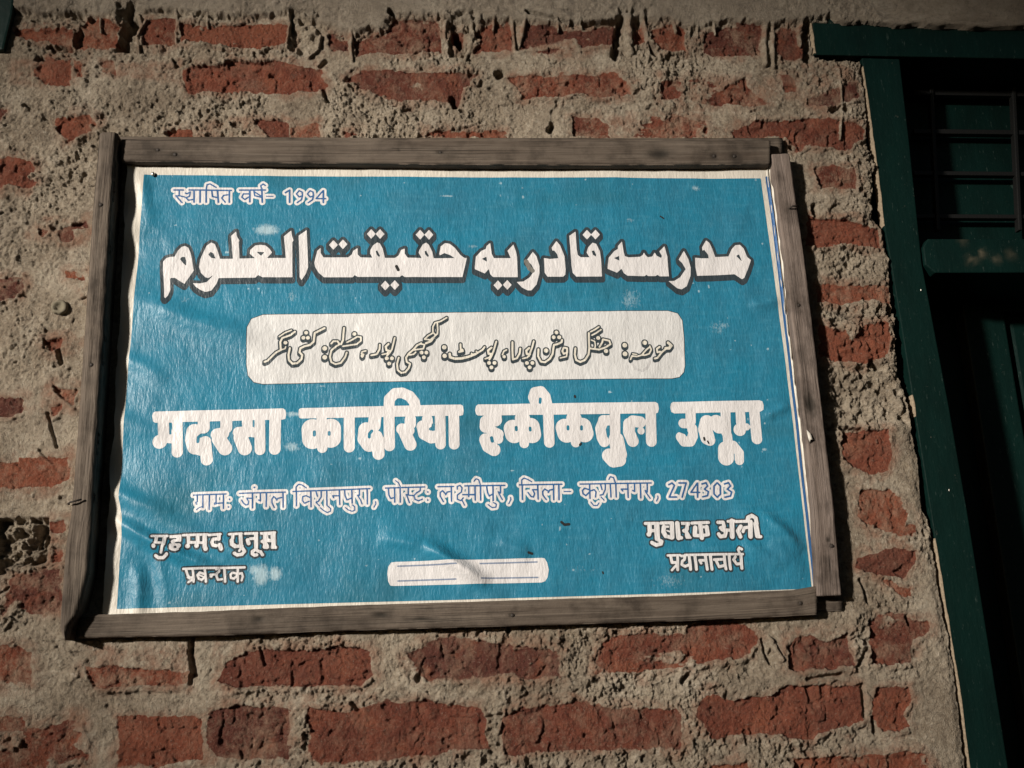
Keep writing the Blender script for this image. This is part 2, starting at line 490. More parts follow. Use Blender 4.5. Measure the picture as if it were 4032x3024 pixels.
def axis(a, b, lo, hi, fine):
    c = list(np.arange(lo, hi, fine)); s = fine; x = lo
    left = []
    while x > a: s = min(s * 1.12, .02); x -= s; left.append(x)
    s = fine; x = c[-1]; right = []
    while x < b: s = min(s * 1.12, .02); x += s; right.append(x)
    return np.array(left[::-1] + c + right)

def build_wall():
    cx, cz = xz(np.array([0, 4032, 0, 4032]), np.array([0, 0, 3024, 3024]))
    gx = axis(-1.5, 1.75, cx.min() - .01, float(xz(3850, 3024)[0]), .00125)
    gz = axis(.0, 3.1, cz.min() - .01, cz.max() + .01, .00125)
    X, Z = np.meshgrid(gx, gz)
    wx = X + .0050 * fbm(X * 50, Z * 50, 1, 4) + .0014 * fbm(X * 300, Z * 300, 5, 2)
    wz = Z + .0042 * fbm(X * 50 + 40, Z * 50, 2, 4) + .0014 * fbm(X * 300 + 9, Z * 300, 6, 2)
    D = np.full(X.shape, -.05); TONE = np.zeros(X.shape); DUST = np.full(X.shape, .6)
    def win(px, pz, mg):
        i0, i1 = np.searchsorted(gz, [pz.min() - mg, pz.max() + mg]); j0, j1 = np.searchsorted(gx, [px.min() - mg, px.max() + mg])
        return slice(max(i0, 0), i1), slice(max(j0, 0), j1)
    rr = random.Random(3)
    for r, pts, _ in parse(BRICKS):
        p = reg(r, pts); px, pz = xz(p[:, 0], p[:, 1]); s = win(px, pz, .02)
        d = d_poly(wx[s], wz[s], list(zip(px, pz)))
        up = d > D[s]; D[s] = np.where(up, d, D[s]); TONE[s] = np.where(up & (d > -.01), rr.uniform(0, .8), TONE[s]); DUST[s] = np.where(up & (d > -.01), rr.choice([.15, .3, .5, .75, 1.0]), DUST[s])
    # courses outside the photograph's frame
    pitch = .083; zc = float(xz(2000, 2958)[1])
    vx0, vx1, vz0, vz1 = cx[0] - .02, gx[-1], cz.min() - .0, cz.max()
    for k in range(-22, 12):
        for q in range(-8, 10):
            x0 = q * .243 + (.12 if k % 2 else 0) + rr.uniform(-.006, .006); z0 = zc + k * pitch
            x1, z1 = x0 + .228, z0 + .066
            if z0 > HEAD_TOP - .02: continue
            inside = (x1 > vx0 + .02 and x0 < 1.0 - .0 and z1 > vz0 + .03 and z0 < vz1)
            if inside and not (x0 > OPEN_X1 - .3): continue
            if x0 > .35 and x1 < OPEN_X1: continue
            px, pz = np.array([x0, x1, x1, x0]), np.array([z0, z0, z1, z1]); s = win(px, pz, .02)
            if X[s].size == 0: continue
            d = d_poly(wx[s], wz[s], list(zip(px, pz))); up = d > D[s]
            D[s] = np.where(up, d, D[s]); TONE[s] = np.where(up & (d > -.01), rr.uniform(0, .8), TONE[s])
    soft = .0016 + .0075 * sstep(-.1, .6, fbm(X * 11 + 7, Z * 15, 3, 3))      # some bricks fade under a smear of cement
    B = sstep(-.7, .7, D / soft + .5 * fbm(X * 130, Z * 130, 2, 3))
    # cement
    n_big = fbm(X * 14, Z * 14, 0, 4); n_mid = fbm(X * 75, Z * 75, 3, 4, .55); rg = ridge(X * 150 + 2 * n_mid, Z * 95, 2, 3)
    rough = sstep(-.5, .5, fbm(X * 9 + 5, Z * 9, 4, 3))            # some cement is trowelled smooth, some is left rough
    gr1 = fbm(X * 230 + .3 * n_mid, Z * 170, 6, 3, .75); gr2 = fbm(X * 480, Z * 420, 3, 2, .8)
    strk = ridge(X * 210 + Z * 60, Z * 40 - X * 30, 5, 2) - .6            # trowel drag and straw marks
    hm = .0016 + .0052 * n_big + (.0016 + .0040 * rough) * n_mid + (.0004 + .0016 * rough) * (rg - .5) + (.0010 + .0024 * rough) * gr1 + (.0005 + .0013 * rough) * gr2 + .0009 * strk * sstep(-.1, .5, fbm(X * 17, Z * 17, 1, 3))
    hb = .0 + .0016 * fbm(X * 22, Z * 22, 2, 3) + .0016 * fbm(X * 95, Z * 70, 5, 4, .6) + .0014 * fbm(X * 260, Z * 230, 7, 3, .75) + .0008 * gr2
    hb = hb - .0035 * sstep(.62, .82, ridge(X * 40, Z * 40, 4, 2)) * sstep(.2, .7, vn(X * 16, Z * 16, 3))
    smear = sstep(.16, .42, fbm(X * 17 + 3, Z * 30 + 2, 6, 5, .6)) * sstep(.05, -.25, fbm(X * 6, Z * 8, 7, 2))   # cement dragged over brick faces
    B0 = B; B = B * (1 - .85 * smear)
    lip = np.exp(-((D + .004) / .004) ** 2) * sstep(.006, .002, soft)
    # grains and crumbs standing out of the cement, small pits, chips in the bricks
    wX, wZ = X + .002 * fbm(X * 150, Z * 150, 3, 2), Z + .002 * fbm(X * 150 + 7, Z * 150, 4, 2)
    d1, v1 = cells(wX * 95, wZ * 95, 1); d2, v2 = cells(wX * 190, wZ * 170, 2); d3, v3 = cells(wX * 60, wZ * 75, 4); d4, v4 = cells(wX * 130, wZ * 130, 6)
    rk = .15 + .85 * rough
    wv = fbm(X * 28, Z * 28, 2, 3)
    d1 = d1 + .25 * fbm(X * 260, Z * 260, 5, 2); d3 = d3 + .30 * fbm(X * 170, Z * 170, 1, 3)
    crumb = .0034 * np.clip(1 - d1 / (.25 + .45 * v1), 0, 1) ** .8 * (v1 > .55) * rk * sstep(-.4, .5, wv) + .0016 * np.clip(1 - d2 / (.3 + .3 * v2), 0, 1) ** .7 * (v2 > .5) * rk
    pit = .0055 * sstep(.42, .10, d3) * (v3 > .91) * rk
    slab = ridge(X * 34 + .8 * wv, Z * 46 + .5 * wv, 6, 2)               # edges of separate trowel loads
    pit = pit + .0050 * sstep(.86, .96, slab) * sstep(-.1, .4, fbm(X * 13 + 8, Z * 13, 5, 3)) * (.3 + rk)
    hm = hm + crumb - pit + .0042 * fbm(X * 40 + wv, Z * 52 + wv, 3, 2) * (.35 + .65 * rough) + .0020 * (ridge(X * 95 + wv, Z * 120 - wv, 1, 3) - .55) * rk
    hb = hb - .0032 * sstep(.40, .10, d3) * (v3 > .86) + .0007 * np.clip(1 - d2 / .5, 0, 1) * (v2 > .75) - .0016 * sstep(.15, .6, fbm(X * 60 + 3 * wv, Z * 34, 4, 4))
    FT = np.full(X.shape, -.05)
    for r, pts, _ in parse(FAINT):
        p = reg(r, pts); px, pz = xz(p[:, 0], p[:, 1]); s = win(px, pz, .02)
        FT[s] = np.maximum(FT[s], d_poly(wx[s], wz[s], list(zip(px, pz))))
    faint = sstep(-.006, .008, FT + .010 * fbm(X * 26, Z * 30, 3, 4)) * .9
    halo = np.maximum(faint, sstep(-.017, -.001, D + .012 * fbm(X * 30, Z * 34, 1, 4)))
    halo = np.maximum(halo, smear * B0)
    Dsh = np.full(D.shape, -.05); Dsh[:-6] = D[6:]                        # the bed of cement squeezed out under a brick
    hm = hm + .0034 * sstep(-.002, .003, Dsh + .002 * fbm(X * 80, Z * 80, 5, 3)) * sstep(-.3, .3, fbm(X * 8, Z * 30, 2, 2))
    H = hm * (1 - B) + hb * B + .0016 * lip * (rough * .8 + .2)
    # trowel-smooth reveal plaster near the door
    ex = np.interp(Z, EZ, EX) + .0022 * fbm(Z * 60, Z * 0, 3, 4)
    near = sstep(.075, .02, ex - X) * sstep(float(xz(3600, 1900)[1]), float(xz(3600, 2300)[1]), Z) * (1 - B)
    H = H * (1 - .6 * near)
    # beam
    bp = np.array(BEAM, float); bx, bz = xz(bp[:, 0], bp[:, 1])
    DB = np.full(X.shape, -.05); s = (slice(np.searchsorted(gz, bz[bz < 5].min() - .03), None), slice(None))
    DB[s] = d_poly(X[s] + .004 * fbm(X[s] * 45, Z[s] * 45, 1, 4), Z[s] + .006 * fbm(X[s] * 70, Z[s] * 40, 2, 4), list(zip(bx, bz)))
    sm = sstep(-.2, .35, fbm(X * 12 + 3, Z * 12, 6, 3))
    hbm = .0085 + .003 * n_big + (.0035 * (1 - sm) + .0004) * n_mid + .0030 * (1 - sm) * (rg - .5) + .0005 * fbm(X * 300, Z * 300, 4, 2)
    kb = sstep(-.0050, .0040, DB)
    H = H * (1 - kb) + hbm * kb; B = B * (1 - kb)
    # broken places, holes, cracks
    for r, pts, dep in PITS:
        p = reg(r, pts); px, pz = xz(p[:, 0], p[:, 1]); s = win(px, pz, .02)
        d = d_poly(X[s] + .006 * fbm(X[s] * 60, Z[s] * 60, 3, 3), Z[s] + .006 * fbm(X[s] * 60, Z[s] * 60, 5, 3), list(zip(px, pz)))
        k = sstep(-.002, .006, d)
        cell = ridge(X[s] * 90, Z[s] * 90, 7, 3)
        H[s] += k * (-dep * .55 + dep * 1.0 * (vn(X[s] * 110, Z[s] * 110, 2) - .5) + dep * .7 * (cell - .6))
        if dep > .02: B[s] *= (1 - k)
    # crumbled band under the beam
    cb = sstep(-.017, -.004, DB + .004 * fbm(X * 60, Z * 60, 5, 3)) * (1 - kb) * sstep(-.35, .1, fbm(X * 16, Z * 5, 6, 3))
    lump = fbm(X * 85, Z * 95, 1, 4, .6)
    H += cb * (-.003 + .005 * lump + .0015 * (ridge(X * 120, Z * 60, 3, 2) - .5)); B *= 1 - cb * sstep(-.1, .25, lump)
    for r, pts, rad in parse(HOLES):
        p = reg(r, pts); px, pz = xz(p[:, 0], p[:, 1]); R = rad[0] * Z1 * .000335; s = win(px, pz, R * 2 + .004)
        d = np.full(X[s].shape, -1.0)
        wxx = X[s] + R * .5 * fbm(X[s] * 130, Z[s] * 130, 1, 3); wzz = Z[s] + R * .5 * fbm(X[s] * 130, Z[s] * 130, 4, 3)
        for k in range(max(1, len(px) - 1)):
            a = (px[k], pz[k]); b2 = (px[min(k + 1, len(px) - 1)], pz[min(k + 1, len(px) - 1)])
            d = np.maximum(d, d_caps(wxx, wzz, a, b2, R, R))
        H[s] -= min(.022, R * 3.2) * sstep(-.0012, R * .6, d)
    for r, pts, rad in parse(DRIPS):
        p = reg(r, pts); px, pz = xz(p[:, 0], p[:, 1]); R = rad[0] * Z1 * .000335; s = win(px, pz, R * 2 + .004)
        d = np.full(X[s].shape, -1.0)
        wxx = X[s] + R * .5 * fbm(X[s] * 90, Z[s] * 90, 2, 2)
        for k in range(len(px) - 1):
            ra = R * (1.15 - .35 * k / len(px)); d = np.maximum(d, d_caps(wxx, Z[s], (px[k], pz[k]), (px[k + 1], pz[k + 1]), ra, ra * .85))
        k = np.sqrt(np.clip(d / R, 0, 1)); kk = sstep(0, .0008, d)
        H[s] = np.maximum(H[s], (H[s] * .3 + .0032 + R * 1.0 * k) * kk + H[s] * (1 - kk)); B[s] *= (1 - kk)
    # ragged edge beside the door, and the return of the opening
    dep = np.zeros(X.shape)
    inz = Z < HEAD_Z + .0
    ed = X - ex
    H = np.where(inz & (X < OPEN_X1 - .2), H - .004 * sstep(-.012, 0, ed) - .11 * sstep(0, .0035, ed), H)
    hx = (X > HEAD_X0 - .001) & (X < OPEN_X1 + .16) & (Z > HEAD_Z - .001) & (Z < HEAD_TOP + .004)
    over = sstep(-.0005, .001, DB)                                   # cement slopped over the head of the frame
    H = np.where(hx & (over < .5), -.03, H)
    # behind the sign nothing is lost by flattening the wall a little
    sx, sz = xz(np.array([290, 3010, 3180, 230]), np.array([600, 610, 2330, 2430]))
    ds = d_poly(X, Z, list(zip(sx, sz))); k = sstep(0, .02, ds); H = H * (1 - k) + np.minimum(H, .002) * k
    nV = X.size; idx = np.arange(nV).reshape(X.shape)
    keep = ~((inz & (ed > .010) & (X < OPEN_X1)))
    hx2 = (X > HEAD_X0 + .006) & (X < OPEN_X1 + .150) & (Z > HEAD_Z - .004) & (Z < HEAD_TOP - .012) & (over < .5)
    keep &= ~hx2
    f = keep[:-1, :-1] & keep[1:, :-1] & keep[:-1, 1:] & keep[1:, 1:]
    F = np.stack([idx[:-1, :-1][f], idx[:-1, 1:][f], idx[1:, 1:][f], idx[1:, :-1][f]], 1)
    V = np.stack([X.ravel(), -H.ravel(), Z.ravel()], 1)
    used = np.zeros(nV, bool); used[F.ravel()] = True; new = np.cumsum(used) - 1
    o = mesh_obj("brick_wall", V[used], new[F], M_WALL, None,
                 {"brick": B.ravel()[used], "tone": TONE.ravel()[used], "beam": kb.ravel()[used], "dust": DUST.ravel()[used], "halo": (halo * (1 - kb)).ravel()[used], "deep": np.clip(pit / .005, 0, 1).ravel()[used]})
    o["label"] = "rough red brick wall with grey slopped mortar and a cement beam along the top"; o["category"] = "wall"; o["kind"] = "thing"
    return o
build_wall()

# ------------------------------------------------------------------ the sign: banner surface
YB = -.012                                                            # the banner hangs 12 mm off the wall
CREASE = [  # (pixels, amplitude in m, width in m)
    ([(500, 1990), (700, 2080), (1000, 2200), (1150, 2290)], .0030, .016), ([(2880, 1980), (3040, 2110), (3150, 2260)], .0034, .016), ([(2600, 2180), (2850, 2270), (3000, 2310)], .0022, .016), ([(1540, 2090), (1800, 2230), (1960, 2330)], .0026, .015),
    ([(540, 1210), (800, 1300), (1150, 1440), (1400, 1560)], .0016, .022),
    ([(450, 2045), (560, 2110), (720, 2190), (850, 2245)], .0062, .0090), ([(570, 2170), (620, 2330), (640, 2420)], -.0020, .014),
    ([(540, 2230), (548, 2320), (540, 2440)], .0026, .009), ([(1680, 2150), (1790, 2220), (1900, 2290)], .0056, .0090), ([(1500, 2120), (1650, 2150)], .0020, .008),
    ([(1960, 2130), (2080, 2180)], .0022, .009), ([(3000, 2020), (3090, 2100), (3150, 2160)], .0036, .009), ([(2930, 2140), (3080, 2230)], .0028, .009),
    ([(2740, 2150), (2900, 2190)], .0018, .010), ([(560, 1180), (760, 1260), (980, 1330)], .0028, .014), ([(470, 1400), (560, 1440), (640, 1490)], .0018, .011),
    ([(440, 1930), (560, 1985), (660, 2010)], .0024, .010), ([(2960, 1200), (3060, 1190)], .0022, .008), ([(450, 1640), (560, 1690), (640, 1700)], .0015, .012),
    ([(3010, 1640), (3100, 1600)], .0022, .007), ([(560, 690), (590, 900)], .0018, .010), ([(600, 2150), (640, 2300), (650, 2400)], .0022, .010)]
_CR = []
for pts, a, wd in CREASE:
    p = np.array(pts, float); x, z = xz(p[:, 0], p[:, 1], YB); _CR.append((x, z, a, wd))
# corner pixels of the whole sheet
SQ = np.array([(503, 640), (3066, 648), (3222, 2372), (402, 2450)], float)
SX, SZ = xz(SQ[:, 0], SQ[:, 1], YB)
RX, RZ = xz(np.array([2998, 3205]), np.array([700, 2320]), YB)       # right edge of the blue
LX, LZ = xz(np.array([505, 402]), np.array([660, 2440]), YB)
def sheet_h(x, z):
    """height of the banner above its plane"""
    h = .0020 * fbm(x * 7, z * 7, 2, 3) + .0010 * fbm(x * 34, z * 20, 5, 3)
    for cx, cz, a, wd in _CR:
        d = np.full(x.shape, -9.0)
        for k in range(len(cx) - 1): d = np.maximum(d, d_caps(x, z, (cx[k], cz[k]), (cx[k + 1], cz[k + 1]), 0, 0))
        ex, ez = cx[-1] - cx[0], cz[-1] - cz[0]; t = ((x - cx[0]) * ex + (z - cz[0]) * ez) / (ex * ex + ez * ez)
        tap = np.sqrt(np.clip(np.sin(np.pi * np.clip(.5 + (t - .5) * .8, 0, 1)), 0, 1)) * sstep(-.35, .25, t) * sstep(1.35, .75, t)
        h = h + 1.6 * a * tap * np.exp(-(d / wd) ** 2)
    lx = np.interp(z, LZ[::-1], LX[::-1])
    h = h + .0042 * np.exp(-(x - lx) / .016) * np.sin(z * 52 + 2 * np.sin(z * 17)) * sstep(-.02, .0, x - lx)
    rx = np.interp(z, RZ[::-1], RX[::-1]); u = x - rx
    wob = .0012 * fbm(z * 18, z * 0 + 3, 1, 3)
    h = h + .0026 * sstep(.0088 + .3 * wob, .0098 + .3 * wob, u) - .0060 * sstep(.0106 + .3 * wob, .0111 + .3 * wob, u) * sstep(.0136, .0126, u) + .0030 * sstep(.0122, .0134, u)
    h = h + .0020 * fbm(z * 40, z * 0 + 7, 4, 2) * sstep(.004, .02, u)
    return h
def on_sheet(x, z, up):
    return np.stack([x, YB - sheet_h(x, z) - up, z], -1)

def fill(field, gx, gz):
    """vector outline -> faces: marching squares on a fine grid"""
    I = field > 0
    ny, nx = field.shape
    vid = -np.ones(field.shape, int); vid[I] = np.arange(I.sum())
    X, Z = np.meshgrid(gx, gz)
    vx, vz = [X[I]], [Z[I]]; n = I.sum()
    hc = I[:, :-1] != I[:, 1:]; a, b = field[:, :-1][hc], field[:, 1:][hc]; t = a / (a - b)
    hid = -np.ones(hc.shape, int); hid[hc] = n + np.arange(hc.sum()); n += hc.sum()
    vx.append(X[:, :-1][hc] + t * (X[:, 1:] - X[:, :-1])[hc]); vz.append(Z[:, :-1][hc])
    vc = I[:-1] != I[1:]; a, b = field[:-1][vc], field[1:][vc]; t = a / (a - b)
    wid = -np.ones(vc.shape, int); wid[vc] = n + np.arange(vc.sum()); n += vc.sum()
    vx.append(X[:-1][vc]); vz.append(Z[:-1][vc] + t * (Z[1:] - Z[:-1])[vc])
    code = I[:-1, :-1] * 1 + I[:-1, 1:] * 2 + I[1:, 1:] * 4 + I[1:, :-1] * 8
    f = code == 15
    F = np.stack([vid[:-1, :-1][f], vid[:-1, 1:][f], vid[1:, 1:][f], vid[1:, :-1][f]], 1).tolist()
    for i, j in zip(*np.nonzero((code > 0) & (code < 15))):
        c = [(vid[i, j], I[i, j]), (vid[i, j + 1], I[i, j + 1]), (vid[i + 1, j + 1], I[i + 1, j + 1]), (vid[i + 1, j], I[i + 1, j])]
        e = [hid[i, j], wid[i, j + 1], hid[i + 1, j], wid[i, j]]
        poly = []
        for k in range(4):
            if c[k][1]: poly.append(int(c[k][0]))
            if e[k] >= 0: poly.append(int(e[k]))
        if code[i, j] in (5, 10):
            o = [k for k in range(4) if c[k][1]]
            for k in o: F.append([int(e[k - 1]), int(c[k][0]), int(e[k])])
        elif len(poly) >= 3: F.append(poly)
    return np.concatenate(vx), np.concatenate(vz), F

class Art:
    """a field of traced strokes and outlines on the banner plane"""
    def __init__(s): s.items = []
    def add(s, off, sc, txt):
        for ln in txt.strip().splitlines():
            q = ln.split()
            if not q: continue
            kind = 'S'
            if q[0] in 'PHN': kind = q.pop(0)
            r = 0
            if ',' not in q[0]: r = float(q.pop(0))
            p = np.array([[float(v) for v in t.split(',')] for t in q]) * sc + off
            x, z = xz(p[:, 0], p[:, 1], YB); x2, _ = xz(p[:, 0] + 1, p[:, 1], YB)
            s.items.append((kind, x, z, r * sc * (x2 - x)))
        return s
    def diamonds(s, off, sc, txt, rx, ry):
        for t in txt.split():
            a, b = (float(v) for v in t.split(','))
            s.add(off, sc, f"P {a - rx},{b} {a},{b + ry} {a + rx},{b} {a},{b - ry}")
        return s
    def field(s, gx, gz, grow=0.0, mg=None):
        mg = (mg or .012) + grow
        f = np.full((len(gz), len(gx)), -.02); X, Z = np.meshgrid(gx, gz)
        for neg in (0, 1):
            for kind, x, z, r in s.items:
                if (kind in 'HN') != bool(neg): continue
                R = r.max() + mg
                i0, i1 = np.searchsorted(gz, [z.min() - R, z.max() + R]); j0, j1 = np.searchsorted(gx, [x.min() - R, x.max() + R])
                w_ = (slice(i0, i1), slice(j0, j1))
                if X[w_].size == 0: continue
                if kind in 'PH': d = d_poly(X[w_], Z[w_], list(zip(x, z)))
                else:
                    d = np.full(X[w_].shape, -1.0)
                    for k in range(max(1, len(x) - 1)):
                        k2 = min(k + 1, len(x) - 1); d = np.maximum(d, d_caps(X[w_], Z[w_], (x[k], z[k]), (x[k2], z[k2]), r[k], r[k2]))
                f[w_] = np.minimum(f[w_], -d) if neg else np.maximum(f[w_], d)
        return f
    def bounds(s, mg):
        xs = np.concatenate([i[1] for i in s.items]); zs = np.concatenate([i[2] for i in s.items]); R = max(i[3].max() for i in s.items) + mg
        return xs.min() - R, xs.max() + R, zs.min() - R, zs.max() + R
    def grids(s, step, mg):
        a, b, c, d = s.bounds(mg); return np.arange(a, b, step), np.arange(c, d, step)

SIGN = empty("sign_board", at(1800, 1500, 0.0).tolist(), "large blue and white lettered banner in a grey wooden frame on the brick wall", "sign")
# the sheet itself: white vinyl, wavy on its left edge
def build_sheet():
    n, k = 620, 470
    u = np.linspace(0, 1, n); v = np.linspace(0, 1, k); U, Vv = np.meshgrid(u, v)
    x = (SX[0] * (1 - U) + SX[1] * U) * (1 - Vv) + (SX[3] * (1 - U) + SX[2] * U) * Vv
    z = (SZ[0] * (1 - U) + SZ[1] * U) * (1 - Vv) + (SZ[3] * (1 - U) + SZ[2] * U) * Vv
    wav = .0030 * fbm(z * 24, z * 0 + 2, 3, 3) + .0018 * np.sin(z * 52 + 2 * np.sin(z * 17))
    x = x + wav * (1 - sstep(0, .03, U))
    V = on_sheet(x.ravel(), z.ravel(), 0.0)
    idx = np.arange(n * k).reshape(k, n)
    F = np.stack([idx[:-1, :-1].ravel(), idx[1:, :-1].ravel(), idx[1:, 1:].ravel(), idx[:-1, 1:].ravel()], 1)
    o = mesh_obj("banner", V, F, M_WHITE, None); adopt(o, SIGN)
    return o
BANNER = build_sheet()
def lay(name, art, m, up, grow=0.0, step=.0007, field=None, label=None, attrs=None, shift=None):
    gx, gz = art.grids(step, grow + .003 + (shift or 0))
    f = art.field(gx, gz, grow + .004 + (shift or 0)) + grow
    if shift:                                                        # a printed drop shadow: the outline again, lower
        n = int(round(shift / step)); g = f.copy()
        for q in range(1, n + 1): g[:-q] = np.maximum(g[:-q], f[q:])
        f = g
    x, z, F = fill(f, gx, gz)
    if not F: return None
    o = mesh_obj(name, on_sheet(x, z, up), F, m, None, attrs(x, z) if attrs else None)
    adopt(o, BANNER)
    if label: o["label"] = label
    return o
O = np.array
# blue field
WEAR = [(1050, 905, 62, 30, 1.0), (1130, 955, 30, 26, .5), (2480, 1180, 60, 75, .55), (1150, 1165, 30, 40, .55), (1030, 2265, 34, 46, 1.1), (1085, 2260, 30, 36, 1.0), (1010, 2245, 40, 26, .9),
        (2740, 740, 26, 16, .7), (2830, 1290, 60, 50, .5), (1150, 1630, 34, 12, .8), (1150, 1760, 40, 26, .7), (750, 1350, 40, 45, .35), (1760, 772, 40, 6, .9), (2480, 868, 22, 14, .6),
        (730, 1180, 40, 20, .5), (1970, 770, 10, 8, .7), (3010, 1770, 16, 8, .9), (2640, 2290, 120, 50, .45), (2300, 2240, 150, 30, .35), (1860, 970, 30, 14, .6), (640, 2010, 60, 40, .2),
        (1390, 1560, 90, 40, .3), (660, 2180, 40, 20, .5), (2240, 2120, 30, 20, .4), (1200, 1440, 120, 40, .22), (2850, 1280, 40, 16, .6), (700, 2370, 50, 24, .4), (860, 2390, 30, 20, .4), (960, 1880, 30, 16, .35)]
_W = [(*[float(q) for q in xz(a, b, YB)], c * .00033, d * .00033, e) for a, b, c, d, e in WEAR]
def panel_attrs(x, z):
    wv = np.zeros(x.shape)
    for cx, cz, rx, rz, e in _W: wv = np.maximum(wv, e * np.exp(-(((x - cx) / rx) ** 2 + ((z - cz) / rz) ** 2) * 1.1))
    sp = vn(x * 130, z * 150, 3); wv = np.maximum(wv, .8 * sstep(.95, .985, sp) * sstep(.4, .7, vn(x * 22, z * 22, 5)))
    wv = wv + .10 * sstep(.0, .8, fbm(x * 10, z * 26, 4, 4))
    st = sstep(.05, .8, fbm(x * 9 + 4, z * 14, 1, 4)) * .5
    return {"wear": wv, "stain": st}
blue = Art().add(O([0, 0]), 1.0, "P 569,690 1100,693 1700,697 2300,699 2995,703 3050,1105 3110,1570 3155,1960 3198,2318 2600,2338 1800,2362 1100,2380 459,2398 483,2050 470,1960 500,1500 540,1050")
lay("printed_panel", blue, M_BLUE, .00015, 0, .0014, attrs=panel_attrs)
line = Art().add(O([0, 0]), 1.0, "5 3018,700 3037,830 3070,1100 3105,1400 3133,1640 3160,1900 3180,2060 3207,2300")
lay("border_line", line, M_NAVY, .00060, 0, .0006)

# Arabic-script name: white letters with a charcoal outline and drop shadow
sA = 640 / 2212.0
ar = Art()
ar.add(O([600, 860]), sA, """
P 145,590 190,540 250,525 305,523 350,440 400,390 445,378 490,400 520,470 540,560 550,650 562,710 500,800 435,890 370,850 310,810 250,808 240,830 245,970 215,1050 178,1095 163,1070 155,850 145,700
H 375,555 400,525 445,525 460,580 460,645 420,610
P 800,330 850,350 880,420 920,548 1095,548 1085,400 1072,240 1140,180 1150,250 1185,300 1175,330 1185,545 1395,540 1325,480 1330,430 1400,370 1470,360 1540,370 1590,410 1630,465 1560,540 1815,540 1805,400 1790,245 1890,165 1900,240 1922,300 1905,325 1905,800 1500,800 1440,770 1400,805 900,810 870,890 800,980 720,1000 650,970 590,930 550,880 650,885 740,865 830,770 760,810 720,800 660,740 635,660 650,560 690,470 740,370
H 760,490 790,455 830,475 860,545 800,535
H 1415,455 1525,460 1480,510
P 1990,235 2100,160 2110,400 2120,660 2090,750 2030,840 2005,800 2000,500
""")
ar.add(O([1200, 860]), sA, """
P 170,440 215,400 215,470 255,530 590,530 640,490 660,440 720,405 720,490 760,530 920,535 890,480 890,440 930,370 985,330 1020,340 1060,410 1090,535 1230,535 1280,500 1310,430 1360,410 1360,480 1400,535 1590,540 1550,470 1560,430 1610,350 1655,330 1690,360 1735,450 1755,540 2040,540 1980,500 1900,470 1840,500 1830,480 1850,380 1910,335 1970,345 2040,400 2120,500 2170,535 2205,540 2145,800 1360,795 1325,770 1290,795 720,795 680,770 650,800 260,800 190,740 140,660 130,600
H 965,450 985,435 1025,510 1010,525 980,495
H 1630,450 1650,435 1690,510 1675,525 1640,490
""").diamonds(O([1200, 860]), sA, "390,360 520,352 905,215 1025,215 1570,225 1690,225 1095,912 1225,905", 60, 66)
ar.add(O([1800, 860]), sA, """
P 240,660 255,520 330,440 390,415 400,375 440,340 450,335 470,480 500,540 730,540 685,440 765,355 800,450 815,520 825,800 490,800 450,760 430,690 375,750 240,690
H 335,550 400,520 405,590
P 945,570 1030,455 1080,520 1120,650 1120,750 1080,900 1010,980 960,980 880,940 810,865 900,860 990,800 1050,710 1010,630
P 1180,540 1260,555 1375,545 1360,490 1320,440 1295,440 1285,400 1350,310 1400,370 1460,520 1475,700 1470,770 1440,795 1230,795 1190,740
P 1525,240 1610,180 1625,420 1640,500 1680,530 1800,535 1760,470 1780,400 1840,335 1890,350 1940,450 1955,560 1970,795 1620,795 1570,740 1555,640 1545,500
H 1830,450 1860,440 1890,500 1885,525 1845,500
""").diamonds(O([1800, 860]), sA, "555,912 682,905 1765,225 1880,225", 60, 66)
ar.add(O([2360, 860]), sA, """
P 110,660 125,540 200,450 250,420 250,380 305,320 325,450 345,520 400,535 550,525 590,500 605,465 625,500 660,530 720,520 750,465 780,510 840,540 850,510 815,450 885,380 925,520 945,790 820,790 790,770 760,788 660,788 640,770 610,790 380,785 330,750 300,690 235,745 110,690
H 195,545 265,515 270,580
P 1080,560 1150,440 1210,550 1245,670 1240,780 1190,920 1120,965 1060,950 940,855 1020,850 1100,800 1175,690 1130,610
P 1305,530 1400,540 1490,540 1480,490 1430,425 1405,435 1400,390 1455,295 1500,330 1540,410 1580,520 1760,515 1800,420 1850,365 1910,360 1960,410 2010,530 2060,570 2020,690 1970,810 1940,830 1840,760 1590,770 1330,780 1310,660
H 1860,510 1900,490 1940,590 1890,540
""")
lay("lettering_outline", ar, M_DARK, .00030, .0043, .0008, shift=.0052, label="charcoal outline and drop shadow of the Arabic-script name")
lay("lettering", ar, M_LETTER, .00045, 0, .0007, label="bold white Arabic-script school name")

